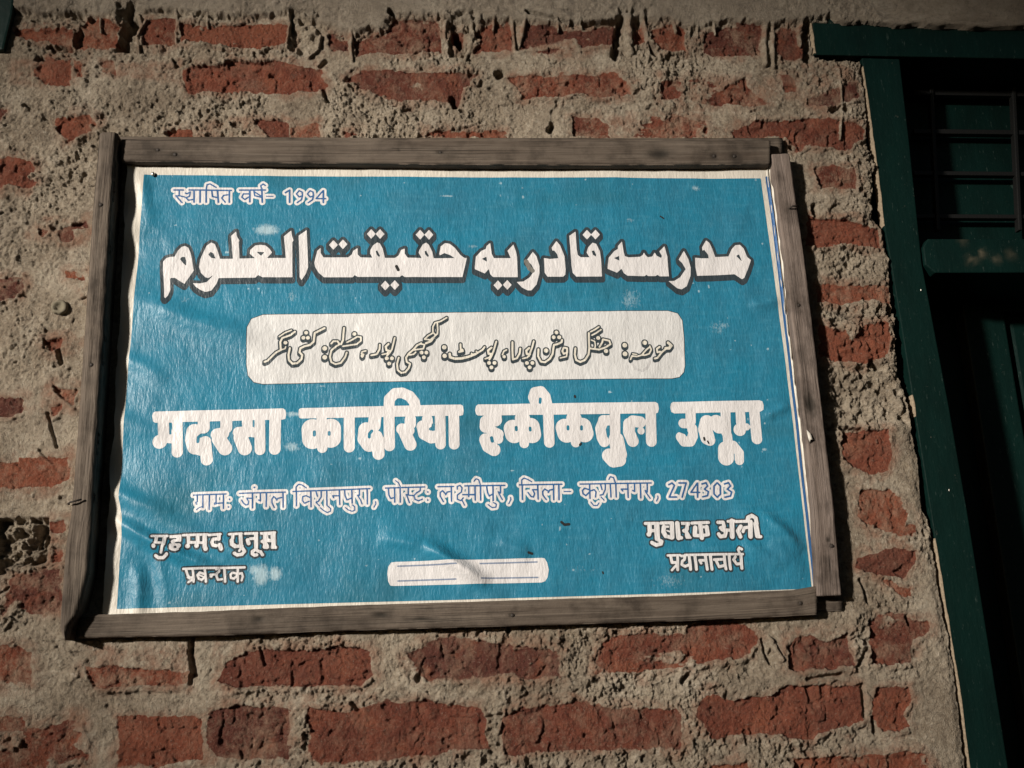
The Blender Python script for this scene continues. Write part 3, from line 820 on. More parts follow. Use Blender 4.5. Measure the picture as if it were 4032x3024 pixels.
# white box with the Urdu address
box = Art().add(O([0, 0]), 1.0, "P 974,1290 990,1256 1035,1239 1500,1234 2100,1229 2630,1225 2668,1235 2686,1262 2693,1330 2696,1440 2692,1465 2675,1484 2645,1490 2100,1495 1500,1503 1035,1512 1000,1505 978,1480 972,1440")
lay("text_box_outline", box, M_DARK, .00030, .0009, .0008)
lay("text_box", box, M_BOX, .00040, 0, .0009)
sB = 600 / 2212.0
ur = Art()
ur.add(O([960, 1220]), sB, """
12 690,295 600,330 515,390
16 740,318 680,365 560,410 530,470 535,540 540,590 470,630 400,700 350,750 305,765
12 540,590 600,570 610,540
30 605,480
17 1170,265 1110,295 1030,335 1020,400 1015,460 960,510 880,530 820,560 810,620 850,660 840,720 780,780 710,790 660,740 650,660 670,560
30 905,330
30 865,405
30 930,405
36 1175,560
36 1175,690
16 1455,260 1445,350 1440,440 1410,500
15 1270,490 1300,455 1360,455 1390,500 1340,530 1270,590 1250,680 1270,760 1330,790 1410,770 1470,690 1495,620
14 1500,470 1580,430 1650,390 1700,400 1700,450 1640,500 1560,510 1440,530
30 1605,350
13 1770,600 1720,610 1710,640 1740,650 1720,690
26 1720,672
15 1975,510 1970,580 1930,650 1850,665
14 2190,410 2170,500 2150,580 2110,640 2080,670
17 2100,500 2060,540 2070,590 2110,600
13 2110,600 2080,640 2010,655
30 2075,710
30 2150,710
30 2110,785
""")
ur.add(O([1520, 1220]), sB, """
13 880,115 790,170 710,190 680,250 680,330 720,370
13 745,200 750,290 745,350 700,390
13 680,340 610,380 560,430 640,440 690,400
17 690,410 650,460 580,490
15 510,490 450,520 400,580 330,640 290,700 300,760 350,790 330,850 280,910 220,920 170,880 160,790 185,700
13 500,500 560,510 540,570 450,580 400,590
13 340,660 400,650 430,620
30 515,625
30 585,625
30 550,695
34 845,545
34 850,670
20 925,640 930,690 1000,710 1100,705 1200,680 1300,640
15 1300,640 1400,580 1430,540
12 1240,630 1270,660
12 1310,600 1330,630
15 1080,500 1085,590 1060,610
13 1085,590 1110,575 1120,600 1060,615
15 1600,460 1580,530 1560,600 1530,670 1500,720
17 1530,550 1480,590 1490,640 1530,640
13 1520,660 1500,690 1440,710
30 1495,770
30 1575,770
30 1530,835
13 1750,580 1710,600 1690,650
26 1715,680
17 1835,470 1835,580 1840,700
15 1950,560 1940,630 1900,700 1840,720
15 2145,455 2125,530 2100,600 2075,670
17 2080,550 2035,590 2045,640 2090,640
13 2075,660 2050,690 1985,705
30 2045,770
30 2125,770
30 2085,835
""")
ur.add(O([2100, 1220]), sB, """
16 75,570 70,670 110,750 170,760 240,710 280,640 290,560 300,510 350,500 410,470 415,440
34 185,590
30 335,330
30 295,400
30 375,400
15 440,550 420,600 440,640 490,620 490,560 450,550
12 490,620 480,680 390,700
16 610,560 600,650 620,730 680,760 750,730 800,650 810,560 805,440 805,340
13 830,320 890,290 950,250
13 850,370 910,340 980,290
15 810,560 880,570 950,580 1040,550 1120,500 1100,450 1010,430 1000,470 960,540
11 840,440 890,460 900,520 890,570
30 940,410
32 1055,600
36 1325,515
36 1330,640
22 1955,480 2000,520 1970,560 1920,560
15 1930,560 1860,620 1800,700 1760,710
15 1830,540 1790,570 1800,620 1840,610
13 1690,530 1710,580 1680,640 1620,660 1570,660 1640,580 1690,540
13 1570,660 1500,680 1430,670 1410,720
11 1440,640 1500,650
34 1615,480
""")
lay("lettering_outline", ur, M_DARK, .00050, .00165, .00055, shift=.0030, label="dark outline of the Urdu address")
lay("lettering", ur, M_CREAM, .00060, -.0002, .00055, label="cream Urdu address in the white box")
fa = Art().add(O([2100, 1220]), sB, "16 1430,780 1480,860 1580,890 1660,830 1690,750")
lay("faded_stroke", fa, M_FADED, .00050, 0, .0008)

# Hindi name: fat white letters
hi = Art()
hi.add(O([580, 1500]), 640 / 2212.0, """
72 135,492 1812,447
P 60,480 75,430 110,412 1850,366 1885,390 1895,450 1885,520 1840,532 110,580 75,560
82 220,560 225,720
105 170,830
70 240,780 330,790
84 405,560 410,970
88 770,560 770,640
112 640,690 620,800 650,900
85 650,920 740,945
88 790,830
90 790,860 810,1070
88 1075,560 1075,640
92 950,730 1030,715
104 975,790 1060,920
84 1240,700 1400,690
104 1270,770 1330,920
80 1360,560 1370,650
80 1530,560 1535,940
70 1400,700 1530,720
86 1740,540 1735,930
N 14 735,738 697,770 690,830
N 12 320,585 320,655
N 7 1447,545 1447,615
""")
hi.add(O([1160, 1500]), 700 / 2212.0, """
P 40,420 45,350 75,330 2070,288 2100,305 2110,370 2100,430 2070,440 80,472 50,460
138 218,600 225,720
132 450,590 452,710
70 335,480 345,835
75 680,470 680,825
85 1000,460 990,560
103 890,610 880,720 930,790
80 1020,690
82 1030,720 1045,910
75 1175,430 1180,810
74 1175,300 1180,225 1250,155 1340,150 1430,190 1490,265 1500,330
76 1440,480 1440,540
78 1335,600 1420,620
84 1370,640 1440,795
84 1595,570 1615,660 1700,705 1800,690
72 1650,480 1660,560
72 1810,450 1815,790
73 1980,430 1985,790
N 13 960,625 930,660 930,700
N 13 245,632 245,672
N 11 430,638 430,665
N 14 1728,550 1720,590 1692,602
""")
hi.add(O([1840, 1500]), 800 / 2212.0, """
P 80,320 90,270 115,250 2050,225 2080,245 2090,300 2080,350 2050,360 115,382 90,365
84 290,350 300,420
72 205,440 200,500
62 260,540 340,580
76 200,640 230,715 290,750
62 335,630
104 495,520 510,580
104 690,500 705,580
88 600,410
58 610,400 620,680
63 880,330 893,670
66 865,260 845,170 800,115 740,125 722,180 740,225
104 1060,510 1080,575
104 1255,500 1275,570
88 1160,410
58 1170,400 1180,670
62 1480,440 1448,520 1465,620 1490,665
62 1480,430 1560,430
62 1605,360 1610,640
88 1620,640 1645,760 1655,800
84 1545,815 1590,865 1650,855
70 1760,470 1758,560 1800,655
68 1800,440 1880,450
45 1890,545
63 1995,350 2003,660
N 11 532,505 534,532
N 10 683,512 685,536
N 10 795,195 792,235
N 10 1095,498 1096,525
N 10 1243,498 1244,525
N 13 264,620 272,655
""")
hi.add(O([2560, 1500]), 500 / 2212.0, """
P 342,460 355,385 395,358 1900,330 1960,350 1982,420 1978,510 1920,545 420,575 360,545
98 705,560 705,700
92 575,740 690,745
96 535,975 590,1055 700,1055 745,960 735,830
132 990,720 960,850 1000,990
108 1035,1030
135 1150,720 1200,790
95 1310,560 1325,900
92 1345,950 1355,1060
145 1320,1190 1322,1335
88 1450,1120 1550,1250 1552,1385
92 1570,560 1580,720
116 1560,850
70 1680,800
100 1815,560 1858,1010
N 25 515,862 630,903
N 8 1468,1400 1466,1500
N 14 1700,565 1700,640
""")
lay("lettering", hi, M_LETTER, .00030, -.0007, .0007, label="fat white Hindi school name")

# founding year and address in navy with a white outline
sD = 660 / 2212.0
fo = Art().add(O([660, 700]), sD, """
13 85,165 210,165
13 285,165 840,170
12 155,170 155,240 110,240
13 112,242 190,330
12 155,240 230,258
12 235,205 260,215 300,190 292,245 245,268 275,300 345,288
14 350,175 350,325
14 430,175 430,325
14 510,165 510,325
12 510,165 522,95 560,85 640,130
13 585,175 592,250 660,265
14 660,175 670,325
14 815,175 815,325
12 815,225 740,235 715,270 760,325
13 950,165 1290,165
14 1085,170 1085,320
12 1085,215 1000,215 980,260 1020,290 1080,250
12 1140,175 1150,240 1240,262
11 1150,190 1240,250
14 1245,170 1250,325
12 1250,165 1230,110 1260,85 1290,105
9 1305,248 1390,248
14 1555,198 1610,165 1610,325
12 1735,255 1700,215 1735,172 1775,190 1780,240 1735,255
12 1780,230 1768,290 1710,330
12 1880,255 1845,215 1880,172 1920,190 1925,240 1880,255
12 1925,230 1913,290 1855,330
12 2050,170 1960,275 2085,275
14 2055,170 2055,325
""")
lay("lettering_outline", fo, M_LETTER, .00030, .0029, .0006, label="white outline of the founding year line")
lay("lettering", fo, M_NAVY, .00045, -.0002, .0005, label="small navy Hindi line with the founding year")
sE = 400 / 2212.0
ad = Art().add(O([740, 1890]), sE, """
18 120,330 830,305
18 205,340 205,470 175,490 190,530
19 325,330 328,600
14 320,580 250,600 185,650
19 470,330 465,640
18 615,330 615,520 590,500
18 600,515 770,500
26 588,522
19 775,320 775,620
22 905,420
22 885,590
18 1125,295 2120,265
24 1450,165
20 1410,290 1410,610
18 1400,405 1285,400 1325,470 1312,535 1265,548 1210,505 1172,440
18 1580,290 1580,460 1540,440
20 1710,290 1705,580
20 2070,280 2075,590
18 2060,380 1960,400 1935,440
18 1930,420 1870,360 1830,420 1830,500 1880,600
""").add(O([1120, 1880]), sE, """
18 190,310 1860,245
19 262,320 262,620
16 255,310 255,210 310,150 380,165 475,230
20 575,310 580,640
17 560,440 470,400 400,420 395,510 440,565 540,520
18 690,310 715,410
18 800,300 800,420 740,520 690,540
15 690,545 760,620
19 920,290 925,600
15 930,615 1010,680 1000,740 930,765 850,720 780,660
19 1195,270 1205,590
18 1190,400 1050,400 1070,440
18 1310,270 1320,400 1360,490
18 1370,490 1460,450
19 1465,260 1475,560
15 1480,600 1530,640 1530,720 1470,740 1390,710 1330,660
18 1635,260 1635,390 1590,390
16 1600,400 1660,500 1690,580
19 1800,250 1805,580
15 1985,530 1990,580 1950,650
""").add(O([1480, 1860]), sE, """
18 205,345 1060,320
19 270,350 280,490 320,570
18 330,570 410,550
19 405,340 410,650
19 528,330 530,650
15 530,310 490,230 430,185
19 705,340 705,490 660,490
17 670,500 730,660
18 720,500 830,510
18 965,330 965,400 880,450 830,510 850,590 930,620 1010,585
22 1130,430
22 1130,605
18 1350,315 1690,310
19 1640,310 1645,630
18 1630,420 1550,430 1520,490
18 1515,470 1450,400 1400,440 1400,520 1470,640
17 1770,370 1770,310 1830,290 1875,340 1860,430 1770,500 1770,590 1850,620 1900,560
15 1880,620 1930,720
18 1890,490 2150,490
18 2020,310 2020,530
18 1935,300 2212,290
""").add(O([1840, 1850]), 440 / 2212.0, """
17 0,320 740,310
18 150,320 155,600
17 20,495 150,490
18 260,320 262,600
14 255,300 225,200 170,180 130,230
18 380,330 400,450 430,520
17 430,520 510,480
18 505,310 510,610
14 515,650 575,680 565,740 490,750 410,690
17 655,320 655,460 610,440
15 620,460 690,590
14 855,550 860,590 820,670
17 1030,300 1870,285
18 1085,300 1090,590
15 1075,300 1075,200 1120,165 1190,190 1270,235
18 1390,300 1400,580
17 1390,395 1290,395 1330,470 1310,540 1260,530 1200,450
18 1705,300 1710,590
17 1690,390 1630,400 1600,450
17 1600,420 1530,380 1490,430 1495,500 1560,590
18 1810,290 1815,590
13 1915,428 2045,428
""").add(O([2240, 1850]), sE, """
18 245,310 1790,285
19 450,310 460,620
19 440,430 340,400 295,450 310,520 370,560 440,490
18 460,460 550,430 590,480 580,590
15 480,700 540,775 620,775 655,720
18 685,310 720,430
18 790,310 790,430 740,540 680,550
15 700,590 765,660
19 900,310 915,590
19 1020,300 1030,590
17 1010,280 970,170 900,150 870,210
19 1280,290 1290,600
19 1270,420 1140,420 1170,460
19 1430,300 1430,470 1390,450
20 1555,300 1565,610
19 1705,300 1705,480 1660,450
17 1670,480 1770,620
16 1935,570 1940,610 1905,680
""").add(O([2220, 1850]), 700 / 2212.0, """
12 1305,185 1345,165 1375,195 1345,260 1310,340 1400,340
12 1430,165 1520,165 1470,340
11 1660,165 1580,280 1690,280
12 1665,165 1665,340
12 1720,175 1770,160 1790,200 1750,240 1800,270 1790,320 1730,335
12 1910,160 1870,200 1870,300 1910,340 1950,300 1950,200 1910,160
12 2000,175 2050,160 2075,200 2035,240 2090,275 2075,325 2005,340
""")
lay("lettering_outline", ad, M_LETTER, .00030, .0029, .0006, label="white outline of the Hindi address")
lay("lettering", ad, M_NAVY, .00045, -.00012, .0005, label="navy Hindi address with the postal code")

# the two names and offices at the bottom
n_left = Art().add(O([590, 2080]), 300 / 2212.0, """
38 100,245 520,235
44 230,260 230,420
62 150,530
34 200,440 420,440
50 450,260 440,480
40 420,500 380,640 350,710
46 180,800 260,860 400,860 520,760
P 580,215 930,195 935,290 920,390 870,400 800,395 770,405 740,430 690,450 640,435 630,380 660,345 720,325 790,330 780,290 590,300
P 600,470 680,445 740,440 780,455 840,445 890,455 920,490 915,540 870,600 880,640 830,670 760,685 680,670 620,640 600,580 590,520
H 735,525 790,525 815,570 780,605 738,585
35 980,215 1690,190
50 1140,230 1140,420
68 1110,520
40 1150,420 1400,420
55 1410,220 1410,420
66 1370,510
36 1400,430 1620,430
62 1610,220 1610,560
66 1630,600
38 1730,210 2060,180
50 2020,220 2020,330
48 1990,320 1860,330 1820,420 1850,500 1950,520
60 2050,500
60 2060,520 2085,605
""").add(O([880, 2080]), 240 / 1270.0, """
26 125,130 380,115
32 205,140 200,215
42 180,260 190,340 260,385
34 250,390 390,375
38 358,130 375,400
34 390,400 450,490 400,550 300,565 240,530
24 340,480 360,450
26 450,115 700,105
40 680,120 685,400
30 680,215 560,220
40 508,250 530,320
34 690,440 612,490 612,540 660,570 700,560
32 720,480 780,495 820,560
P 760,85 1080,65 1100,80 1085,130 1090,360 1120,390 1110,430 990,430 985,390 1005,295 935,290 905,290 950,360 955,410 920,435 840,430 820,400 830,330 810,310 780,300 775,265 800,245 825,235 825,140 770,130
H 928,145 982,138 986,228 936,215
""")
n_left2 = Art().add(O([700, 2210]), 300 / 1270.0, """
19 95,128 1120,105
20 140,140 165,230 200,285
18 170,270 250,270
20 255,140 265,340
18 250,300 180,350
20 460,130 470,340
19 450,215 370,190 330,230 350,290 400,310 450,270
13 370,235 440,262
26 560,250
17 550,225 640,225
18 650,140 690,130 700,170 660,200 650,250 670,310 740,300
20 780,120 790,340
20 1005,110 1000,340
18 990,210 920,190 880,220 890,280 940,290 990,240
18 1020,210 1070,200 1085,250 1065,320
""")
n_right = Art().add(O([2520, 2030]), 300 / 1270.0, """
25 90,130 310,130
36 160,150 165,270
38 150,310
26 170,250 270,250
44 280,150 290,380
30 300,400 360,430 350,470 270,490 200,450
25 350,125 540,120
36 530,140 540,360
36 400,190 390,270 430,340
30 430,340 530,370
18 430,185 470,185
13 450,250 500,268
38 620,130 645,370
28 640,370 690,370
P 680,105 830,105 835,160 815,170 815,230 800,260 850,350 865,370 850,385 770,385 750,340 750,290 715,275 700,245 720,225 750,215 760,155 690,155
24 865,125 1140,115
36 1000,130 1030,370
36 920,200 915,310
28 910,330 1010,335
34 1110,190 1130,310
22 1040,190 1100,190
26 1060,330 1120,320
""").add(O([2500, 2020]), 540 / 2212.0, """
27 1340,150 1420,150 1440,220 1380,240
29 1400,260 1470,300 1450,370 1380,380 1350,340
24 1440,270 1550,280
38 1560,130 1570,380
22 1500,135 1600,130
22 1620,140 1800,140
36 1845,150 1860,380
24 1840,230 1760,240 1740,300
31 1700,220 1660,290 1700,380
38 1930,180 1970,370
31 1800,130 1810,80 1870,50 1930,90 1945,180
24 1980,385 2020,385
""")
n_right2 = Art().add(O([2600, 2150]), 360 / 1270.0, """
16 100,132 270,128
16 340,125 1145,112
19 140,140 160,230 210,230
19 235,135 240,330
16 235,250 160,335
18 290,140 340,140 330,190 300,210 295,260 340,285 400,260
20 395,130 415,325
20 475,130 495,325
20 620,130 645,325
18 610,200 540,200 560,240
20 690,125 710,325
18 745,190 890,185
19 770,200 810,290 890,270
20 880,130 905,320
20 950,130 970,320
19 1040,150 1015,190 1060,250 1120,245
20 1120,120 1130,310
17 1105,110 1080,50 1095,25 1130,45
""")
for art_, what in ((n_left, "white Hindi name lower left"), (n_left2, "white Hindi office title lower left"), (n_right, "white Hindi name lower right"), (n_right2, "white Hindi office title lower right")):
    lay("lettering_outline", art_, M_DARK, .00030, .0019, .0006, shift=.0006, label="dark outline of the " + what)
    lay("lettering", art_, M_LETTER, .00045, 0, .0005, label=what)

# the blank white label at the bottom
sH = 740 / 2212.0
bl = Art().add(O([1480, 2160]), sH, "P 135,300 145,215 180,165 230,158 1950,110 1985,115 2015,165 2035,250 2020,340 1990,385 1950,400 210,440 170,436 145,390")
lay("blank_label", bl, M_LETTER, .00030, 0, .0008)
ru = Art().add(O([1480, 2160]), sH, "9 258,208 640,195 940,185\n9 260,382 940,360\n9 1225,178 1895,158\n9 1240,352 1905,340")
lay("rule_line", ru, M_LINE, .00045, 0, .0007)
for ln in ("6 1561,1048 1568,1062", "5 2210,2056 2222,2066 2240,2064", "5 2081,2176 2094,2180", "4 2262,1560 2263,1565", "3 2600,852 2612,860", "4 2772,1724 2774,1732", "3 2786,1737 2790,1745", "4 2287,1746 2283,1752", "3 2373,2252 2375,2258"):
    lay("tear", Art().add(O([0, 0]), 1.0, ln), M_TEAR, .00062, 0, .0004)
st = Art().add(O([0, 0]), 1.0, "9 2072,1030 2085,1058 2096,1066")
lay("stain_mark", st, mk_vinyl("grey_stain", (.16, .155, .14)), .00062, 0, .0006)

# ------------------------------------------------------------------ the sign: wooden frame boards
def board(name, A, B, yf, yb, m, knots=(), nu=260, nv=26, cham=.0025, seed=0, warp=.0006):
    """a board between two traced long edges, front face at yf, back at yb"""
    A = np.array(A, float); B = np.array(B, float)
    ax, az = xz(A[:, 0], A[:, 1], yf); bx, bz = xz(B[:, 0], B[:, 1], yf)
    def rs(x, z, n):
        s = np.concatenate([[0], np.cumsum(np.hypot(np.diff(x), np.diff(z)))]); t = np.linspace(0, s[-1], n); return np.interp(t, s, x), np.interp(t, s, z), t
    ax, az, la = rs(ax, az, nu); bx, bz, _ = rs(bx, bz, nu)
    prof = [(0, 1)] + [(0, .45), (0, .12)] + [(q, 0) for q in np.linspace(.0, 1, nv)] + [(1, .12), (1, .45), (1, 1)]
    V, gr, kn = [], [], []
    kp = [(float(xz(k[0], k[1], yf)[0]), float(xz(k[0], k[1], yf)[1]), k[2] * .00033, k[3] * .00033) for k in knots]
    n = len(prof)
    T = np.array([q[0] for q in prof]); Dp = np.array([q[1] for q in prof])
    X = ax[:, None] * (1 - T) + bx[:, None] * T; Z = az[:, None] * (1 - T) + bz[:, None] * T
    L = np.repeat(la[:, None], n, 1); W = np.hypot(bx - ax, bz - az)[:, None] * T
    dx, dz = (bx - ax)[:, None], (bz - az)[:, None]; dn = np.hypot(dx, dz); wob = .0005 * fbm(L * 40, L * 0 + seed, 2, 4) * np.where(T < .5, 1, -1) * (np.abs(T - .5) * 2) ** 3
    X = X + dx / dn * wob; Z = Z + dz / dn * wob
    edge = np.minimum(W, dn - W); ch = np.clip(1 - edge / cham, 0, 1) ** 2 * cham * .8
    Y = yf + (yb - yf) * Dp + np.where(Dp == 0, ch - warp * fbm(L * 25 + seed, W * 180, 3, 3) - .0005 * fbm(L * 60 + seed, W * 600, 5, 3), 0)
    Y = np.where((Dp > 0) & (Dp < 1), np.maximum(Y, yf + cham * .8), Y)
    K = np.zeros(X.shape)
    for kx, kz, rx, rz in kp:
        q = ((X - kx) / rx) ** 2 + ((Z - kz) / rz) ** 2; q = q * (1 + .5 * fbm(X * 300, Z * 300, 2, 2)); K = np.maximum(K, np.exp(-q * 1.2)); Y = Y + np.where(Dp == 0, .002 * np.exp(-q * 2), 0)
    idx = np.arange(nu * n).reshape(nu, n); F = np.stack([idx[:-1, :-1].ravel(), idx[:-1, 1:].ravel(), idx[1:, 1:].ravel(), idx[1:, :-1].ravel()], 1).tolist()
    F.append(idx[0].tolist()[::-1]); F.append(idx[-1].tolist())
    o = mesh_obj(name, np.stack([X.ravel(), Y.ravel(), Z.ravel()], 1), F, m, None,
                 {"grain": np.stack([L.ravel() + seed * 3.1, (W + Dp * .02).ravel() + seed, np.full(L.size, seed * 1.7)], 1), "knot": K.ravel()})
    adopt(o, SIGN)
    return o
YL = -.041
b_left = board("board", [(388, 522), (360, 860), (330, 1300), (302, 1700), (278, 2010), (256, 2140), (248, 2260), (236, 2400), (232, 2470), (250, 2520)],
               [(461, 520), (450, 640), (425, 1050), (392, 1560), (365, 1960), (357, 2110), (349, 2245), (322, 2356), (300, 2425), (268, 2465), (256, 2518)],
               YL, .0, M_WOOD, [(397, 806, 10, 14), (360, 1436, 10, 8)], nv=34, cham=.006, seed=1)
b_top = board("board", [(478, 546), (1000, 549), (1750, 551), (2400, 552), (3034, 551)], [(477, 633), (1000, 638), (1750, 646), (2400, 648), (3033, 645)],
              -.028, -.0135, M_WOOD, [(622, 590, 16, 9), (690, 608, 18, 14), (1735, 600, 16, 9), (1570, 590, 10, 6), (2813, 614, 16, 20), (2893, 615, 16, 16), (2600, 605, 60, 30)], seed=2, cham=.0035)
b_right = board("board", [(3036, 608), (3062, 800), (3089, 1008), (3140, 1440), (3177, 1760), (3204, 2011), (3214, 2200), (3221, 2346)],
                [(3110, 604), (3140, 815), (3168, 1008), (3215, 1400), (3252, 1720), (3287, 2011), (3301, 2180), (3315, 2343)],
                -.027, -.004, M_WOODR, [(3146, 1201, 10, 14), (3264, 2126, 10, 12), (3276, 2150, 12, 9), (3190, 1590, 30, 60), (3270, 2230, 3, 50)], seed=3)
b_bot = board("board", [(313, 2421), (800, 2407), (1344, 2384), (2000, 2364), (2688, 2344), (3120, 2322), (3217, 2306)], [(310, 2512), (800, 2504), (1344, 2484), (2000, 2466), (2688, 2445), (3120, 2426), (3218, 2420)],
              -.021, -.001, M_WOOD, [(1020, 2438, 26, 14), (2018, 2423, 14, 7), (3153, 2375, 9, 12), (1660, 2437, 60, 6), (1500, 2420, 40, 14)], seed=5, cham=.003)
# dark battens behind the boards
b_b1 = board("batten", [(455, 535), (1700, 541), (3082, 541)], [(455, 600), (1700, 606), (3082, 602)], -.0125, .004, M_WOOD, seed=7, nv=8, nu=120)
b_b2 = board("batten", [(330, 2440), (1700, 2400), (3322, 2352)], [(330, 2495), (1700, 2455), (3318, 2405)], -.0060, .004, M_WOOD, seed=8, nv=8, nu=120)
bx_, bz_ = xz(np.array([530, 3040, 3190, 440]), np.array([640, 640, 2330, 2400]), YB + .006)
backing = mesh_obj("backing_panel", [(x, y, z) for y in (YB + .006, YB + .010) for x, z in zip(bx_, bz_)],
                   [[0, 1, 2, 3], [7, 6, 5, 4], [0, 4, 5, 1], [1, 5, 6, 2], [2, 6, 7, 3], [3, 7, 4, 0]], M_BACK, None, smooth=False)
adopt(backing, SIGN)

def dome(name, px, py, y, r, m, parent, flat=.5, sx=1.0):
    c = at(px, py, y); V, F = [], []; n = 14
    for k in range(5):
        a = k / 4 * math.pi / 2
        for q in range(n):
            t = q / n * 2 * math.pi; rr = r * math.cos(a) * (1 + .06 * math.sin(3 * t + px)); V.append((c[0] + rr * math.cos(t) * sx, c[1] - r * flat * math.sin(a), c[2] + rr * math.sin(t)))
    for k in range(4):
        for q in range(n): F.append([k * n + q, k * n + (q + 1) % n, (k + 1) * n + (q + 1) % n, (k + 1) * n + q])
    o = mesh_obj(name, V, F, m, None)
    if parent: adopt(o, parent)
    return o
def tube(name, pts, r, m, parent):
    V, F = [], []; n = 8; P = [Vector(p) for p in pts]
    for k, p in enumerate(P):
        d = (P[min(k + 1, len(P) - 1)] - P[max(k - 1, 0)]).normalized(); u = d.cross(Vector((0, .3, 1))).normalized(); v = d.cross(u)
        for q in range(n):
            t = q / n * 2 * math.pi; V.append(tuple(p + (u * math.cos(t) + v * math.sin(t)) * r))
    for k in range(len(P) - 1):
        for q in range(n): F.append([k * n + q, k * n + (q + 1) % n, (k + 1) * n + (q + 1) % n, (k + 1) * n + q])
    F.append(list(range(n))[::-1]); F.append([(len(P) - 1) * n + q for q in range(n)])
    o = mesh_obj(name, V, F, m, None)
    adopt(o, parent); return o
for px, py, r in ((622, 590, .0026), (690, 608, .003), (1735, 600, .0026), (2813, 614, .0028), (2893, 615, .0028)): dome("nail", px, py, -.0265, r, M_NAIL, b_top)
for px, py, r in ((397, 806, .0026), (360, 1436, .0024)): dome("nail", px, py, -.0405, r, M_NAIL, b_left)
for px, py, r in ((3146, 1201, .0022), (3276, 2150, .0028)): dome("nail", px, py, -.0265, r, M_NAIL, b_right)
for px, py, r in ((2018, 2423, .0026), (3153, 2375, .0024)): dome("nail", px, py, -.0205, r, M_NAIL, b_bot)
def bent(a, b, c, y, parent):
    A, B, C = at(*a, y), at(*b, y - .006), at(*c, y - .004); tube("bent_nail", [A + (0, .004, 0), A, (A + B) / 2 + (0, -.003, 0), B, C], .0012, M_NAIL, parent)
bent((3108, 822), (3122, 811), (3143, 812), -.027, b_right)
bent((268, 1984), (290, 1974), (322, 1966), -.041, b_left)
sc = dome("screw", 602, 686, YB - .003, .0034, M_SCREW, BANNER, .8, .75)

# a torn bit of the sheet caught on the right board
_f = [(3176, 1692, -.0285), (3190, 1706, -.0310), (3204, 1732, -.0300), (3192, 1730, -.0330), (3182, 1722, -.0295), (3188, 1745, -.0285)]
_v = [at(a, b, c).tolist() for a, b, c in _f]
adopt(mesh_obj("torn_flap", _v + [[x, y + .0006, z] for x, y, z in _v], [[0, 4, 1], [1, 4, 3], [1, 3, 2], [4, 5, 3], [6, 7, 10], [7, 9, 10], [7, 8, 9], [10, 9, 11], [0, 1, 7, 6], [1, 2, 8, 7], [2, 3, 9, 8], [3, 5, 11, 9], [5, 4, 10, 11], [4, 0, 6, 10]], M_WHITE, None), BANNER)
# ------------------------------------------------------------------ the green door
def edges_box(bm_V, bm_F, pts, y0, y1):
    n = len(pts); b = len(bm_V)
    for y in (y0, y1):
        for x, z in pts: bm_V.append((x, y, z))
    bm_F.append([b + k for k in range(n)]); bm_F.append([b + n + k for k in range(n)][::-1])
    for k in range(n): bm_F.append([b + k, b + n + k, b + n + (k + 1) % n, b + (k + 1) % n][::-1])
def solid(name, pts, y0, y1, m, parent, bev=.003, bare_or_lit=None, root=None, sub=True):
    """an extruded outline with rounded edges, cut finely enough to carry chipped paint and painted edge light"""
    V, F = [], []; edges_box(V, F, pts, y0, y1)
    me = bpy.data.meshes.new(name); me.from_pydata(V, [], F)
    import bmesh
    bm = bmesh.new(); bm.from_mesh(me); bmesh.ops.recalc_face_normals(bm, faces=bm.faces)
    if bev: bmesh.ops.bevel(bm, geom=list(bm.edges), offset=bev, segments=2, affect='EDGES', profile=.6)
    if sub:
        for it in range(14):
            lng = [e for e in bm.edges if e.calc_length() > (.012 if bare_or_lit else .05)]
            if not lng: break
            bmesh.ops.subdivide_edges(bm, edges=lng, cuts=1)
            bmesh.ops.triangulate(bm, faces=[f for f in bm.faces if len(f.verts) > 4])
    bm.to_mesh(me); bm.free()
    a = me.attributes.new("bare_or_lit", 'FLOAT', 'POINT')
    if bare_or_lit:
        co = np.zeros(len(me.vertices) * 3, np.float32); me.vertices.foreach_get("co", co); co = co.reshape(-1, 3)
        a.data.foreach_set("value", np.clip(bare_or_lit(co), 0, 1).astype(np.float32))
    me.materials.append(m); me.update()
    o = bpy.data.objects.new(name, me); COL.objects.link(o); adopt(o, parent)
    return o
YJ = .004                                                            # front of the door frame, just behind the face of the wall
def pp(L, y): return [tuple(float(q) for q in xz(a, b, y)) for a, b in L]
DOOR = empty("door", at(3900, 3000, 0.0).tolist(), "dark green wooden door and frame with a barred fanlight right of the sign", "door")
DOOR["kind"] = "thing"
jl = pp([(3393, 228), (3420, 430), (3451, 655), (3480, 880), (3508, 1040), (3550, 1290), (3596, 1585), (3630, 1800), (3664, 2010), (3721, 2380), (3776, 2715), (3818, 3024)], YJ)
jr = pp([(3970, 3024), (3890, 2520), (3808, 2012), (3739, 1616), (3630, 1040), (3580, 560), (3542, 232)], YJ)
_d = np.array(jl[-1]) - np.array(jl[-3]); _d2 = np.array(jr[0]) - np.array(jr[1])
jl.append(tuple(np.array(jl[-1]) + _d / abs(_d[1]) * .55)); jr.insert(0, tuple(np.array(jr[0]) + _d2 / abs(_d2[1]) * .55))
_zt = jl[0][1]
def side_bare(co):
    lx = np.interp(co[:, 2], [p[1] for p in jl][::-1], [p[0] for p in jl][::-1])
    return sstep(.0022, .0010, co[:, 0] - lx + .0008 * fbm(co[:, 2] * 60, co[:, 1] * 60, 2, 3)) * .7 * sstep(-.2, .3, fbm(co[:, 2] * 9, co[:, 2] * 0, 4, 3) + .10) * sstep(.012, .004, co[:, 1] - YJ)
jamb_l = solid("jamb", jl + jr, YJ, YJ + .19, M_PAINT, DOOR, 0.0015, None, DOOR)
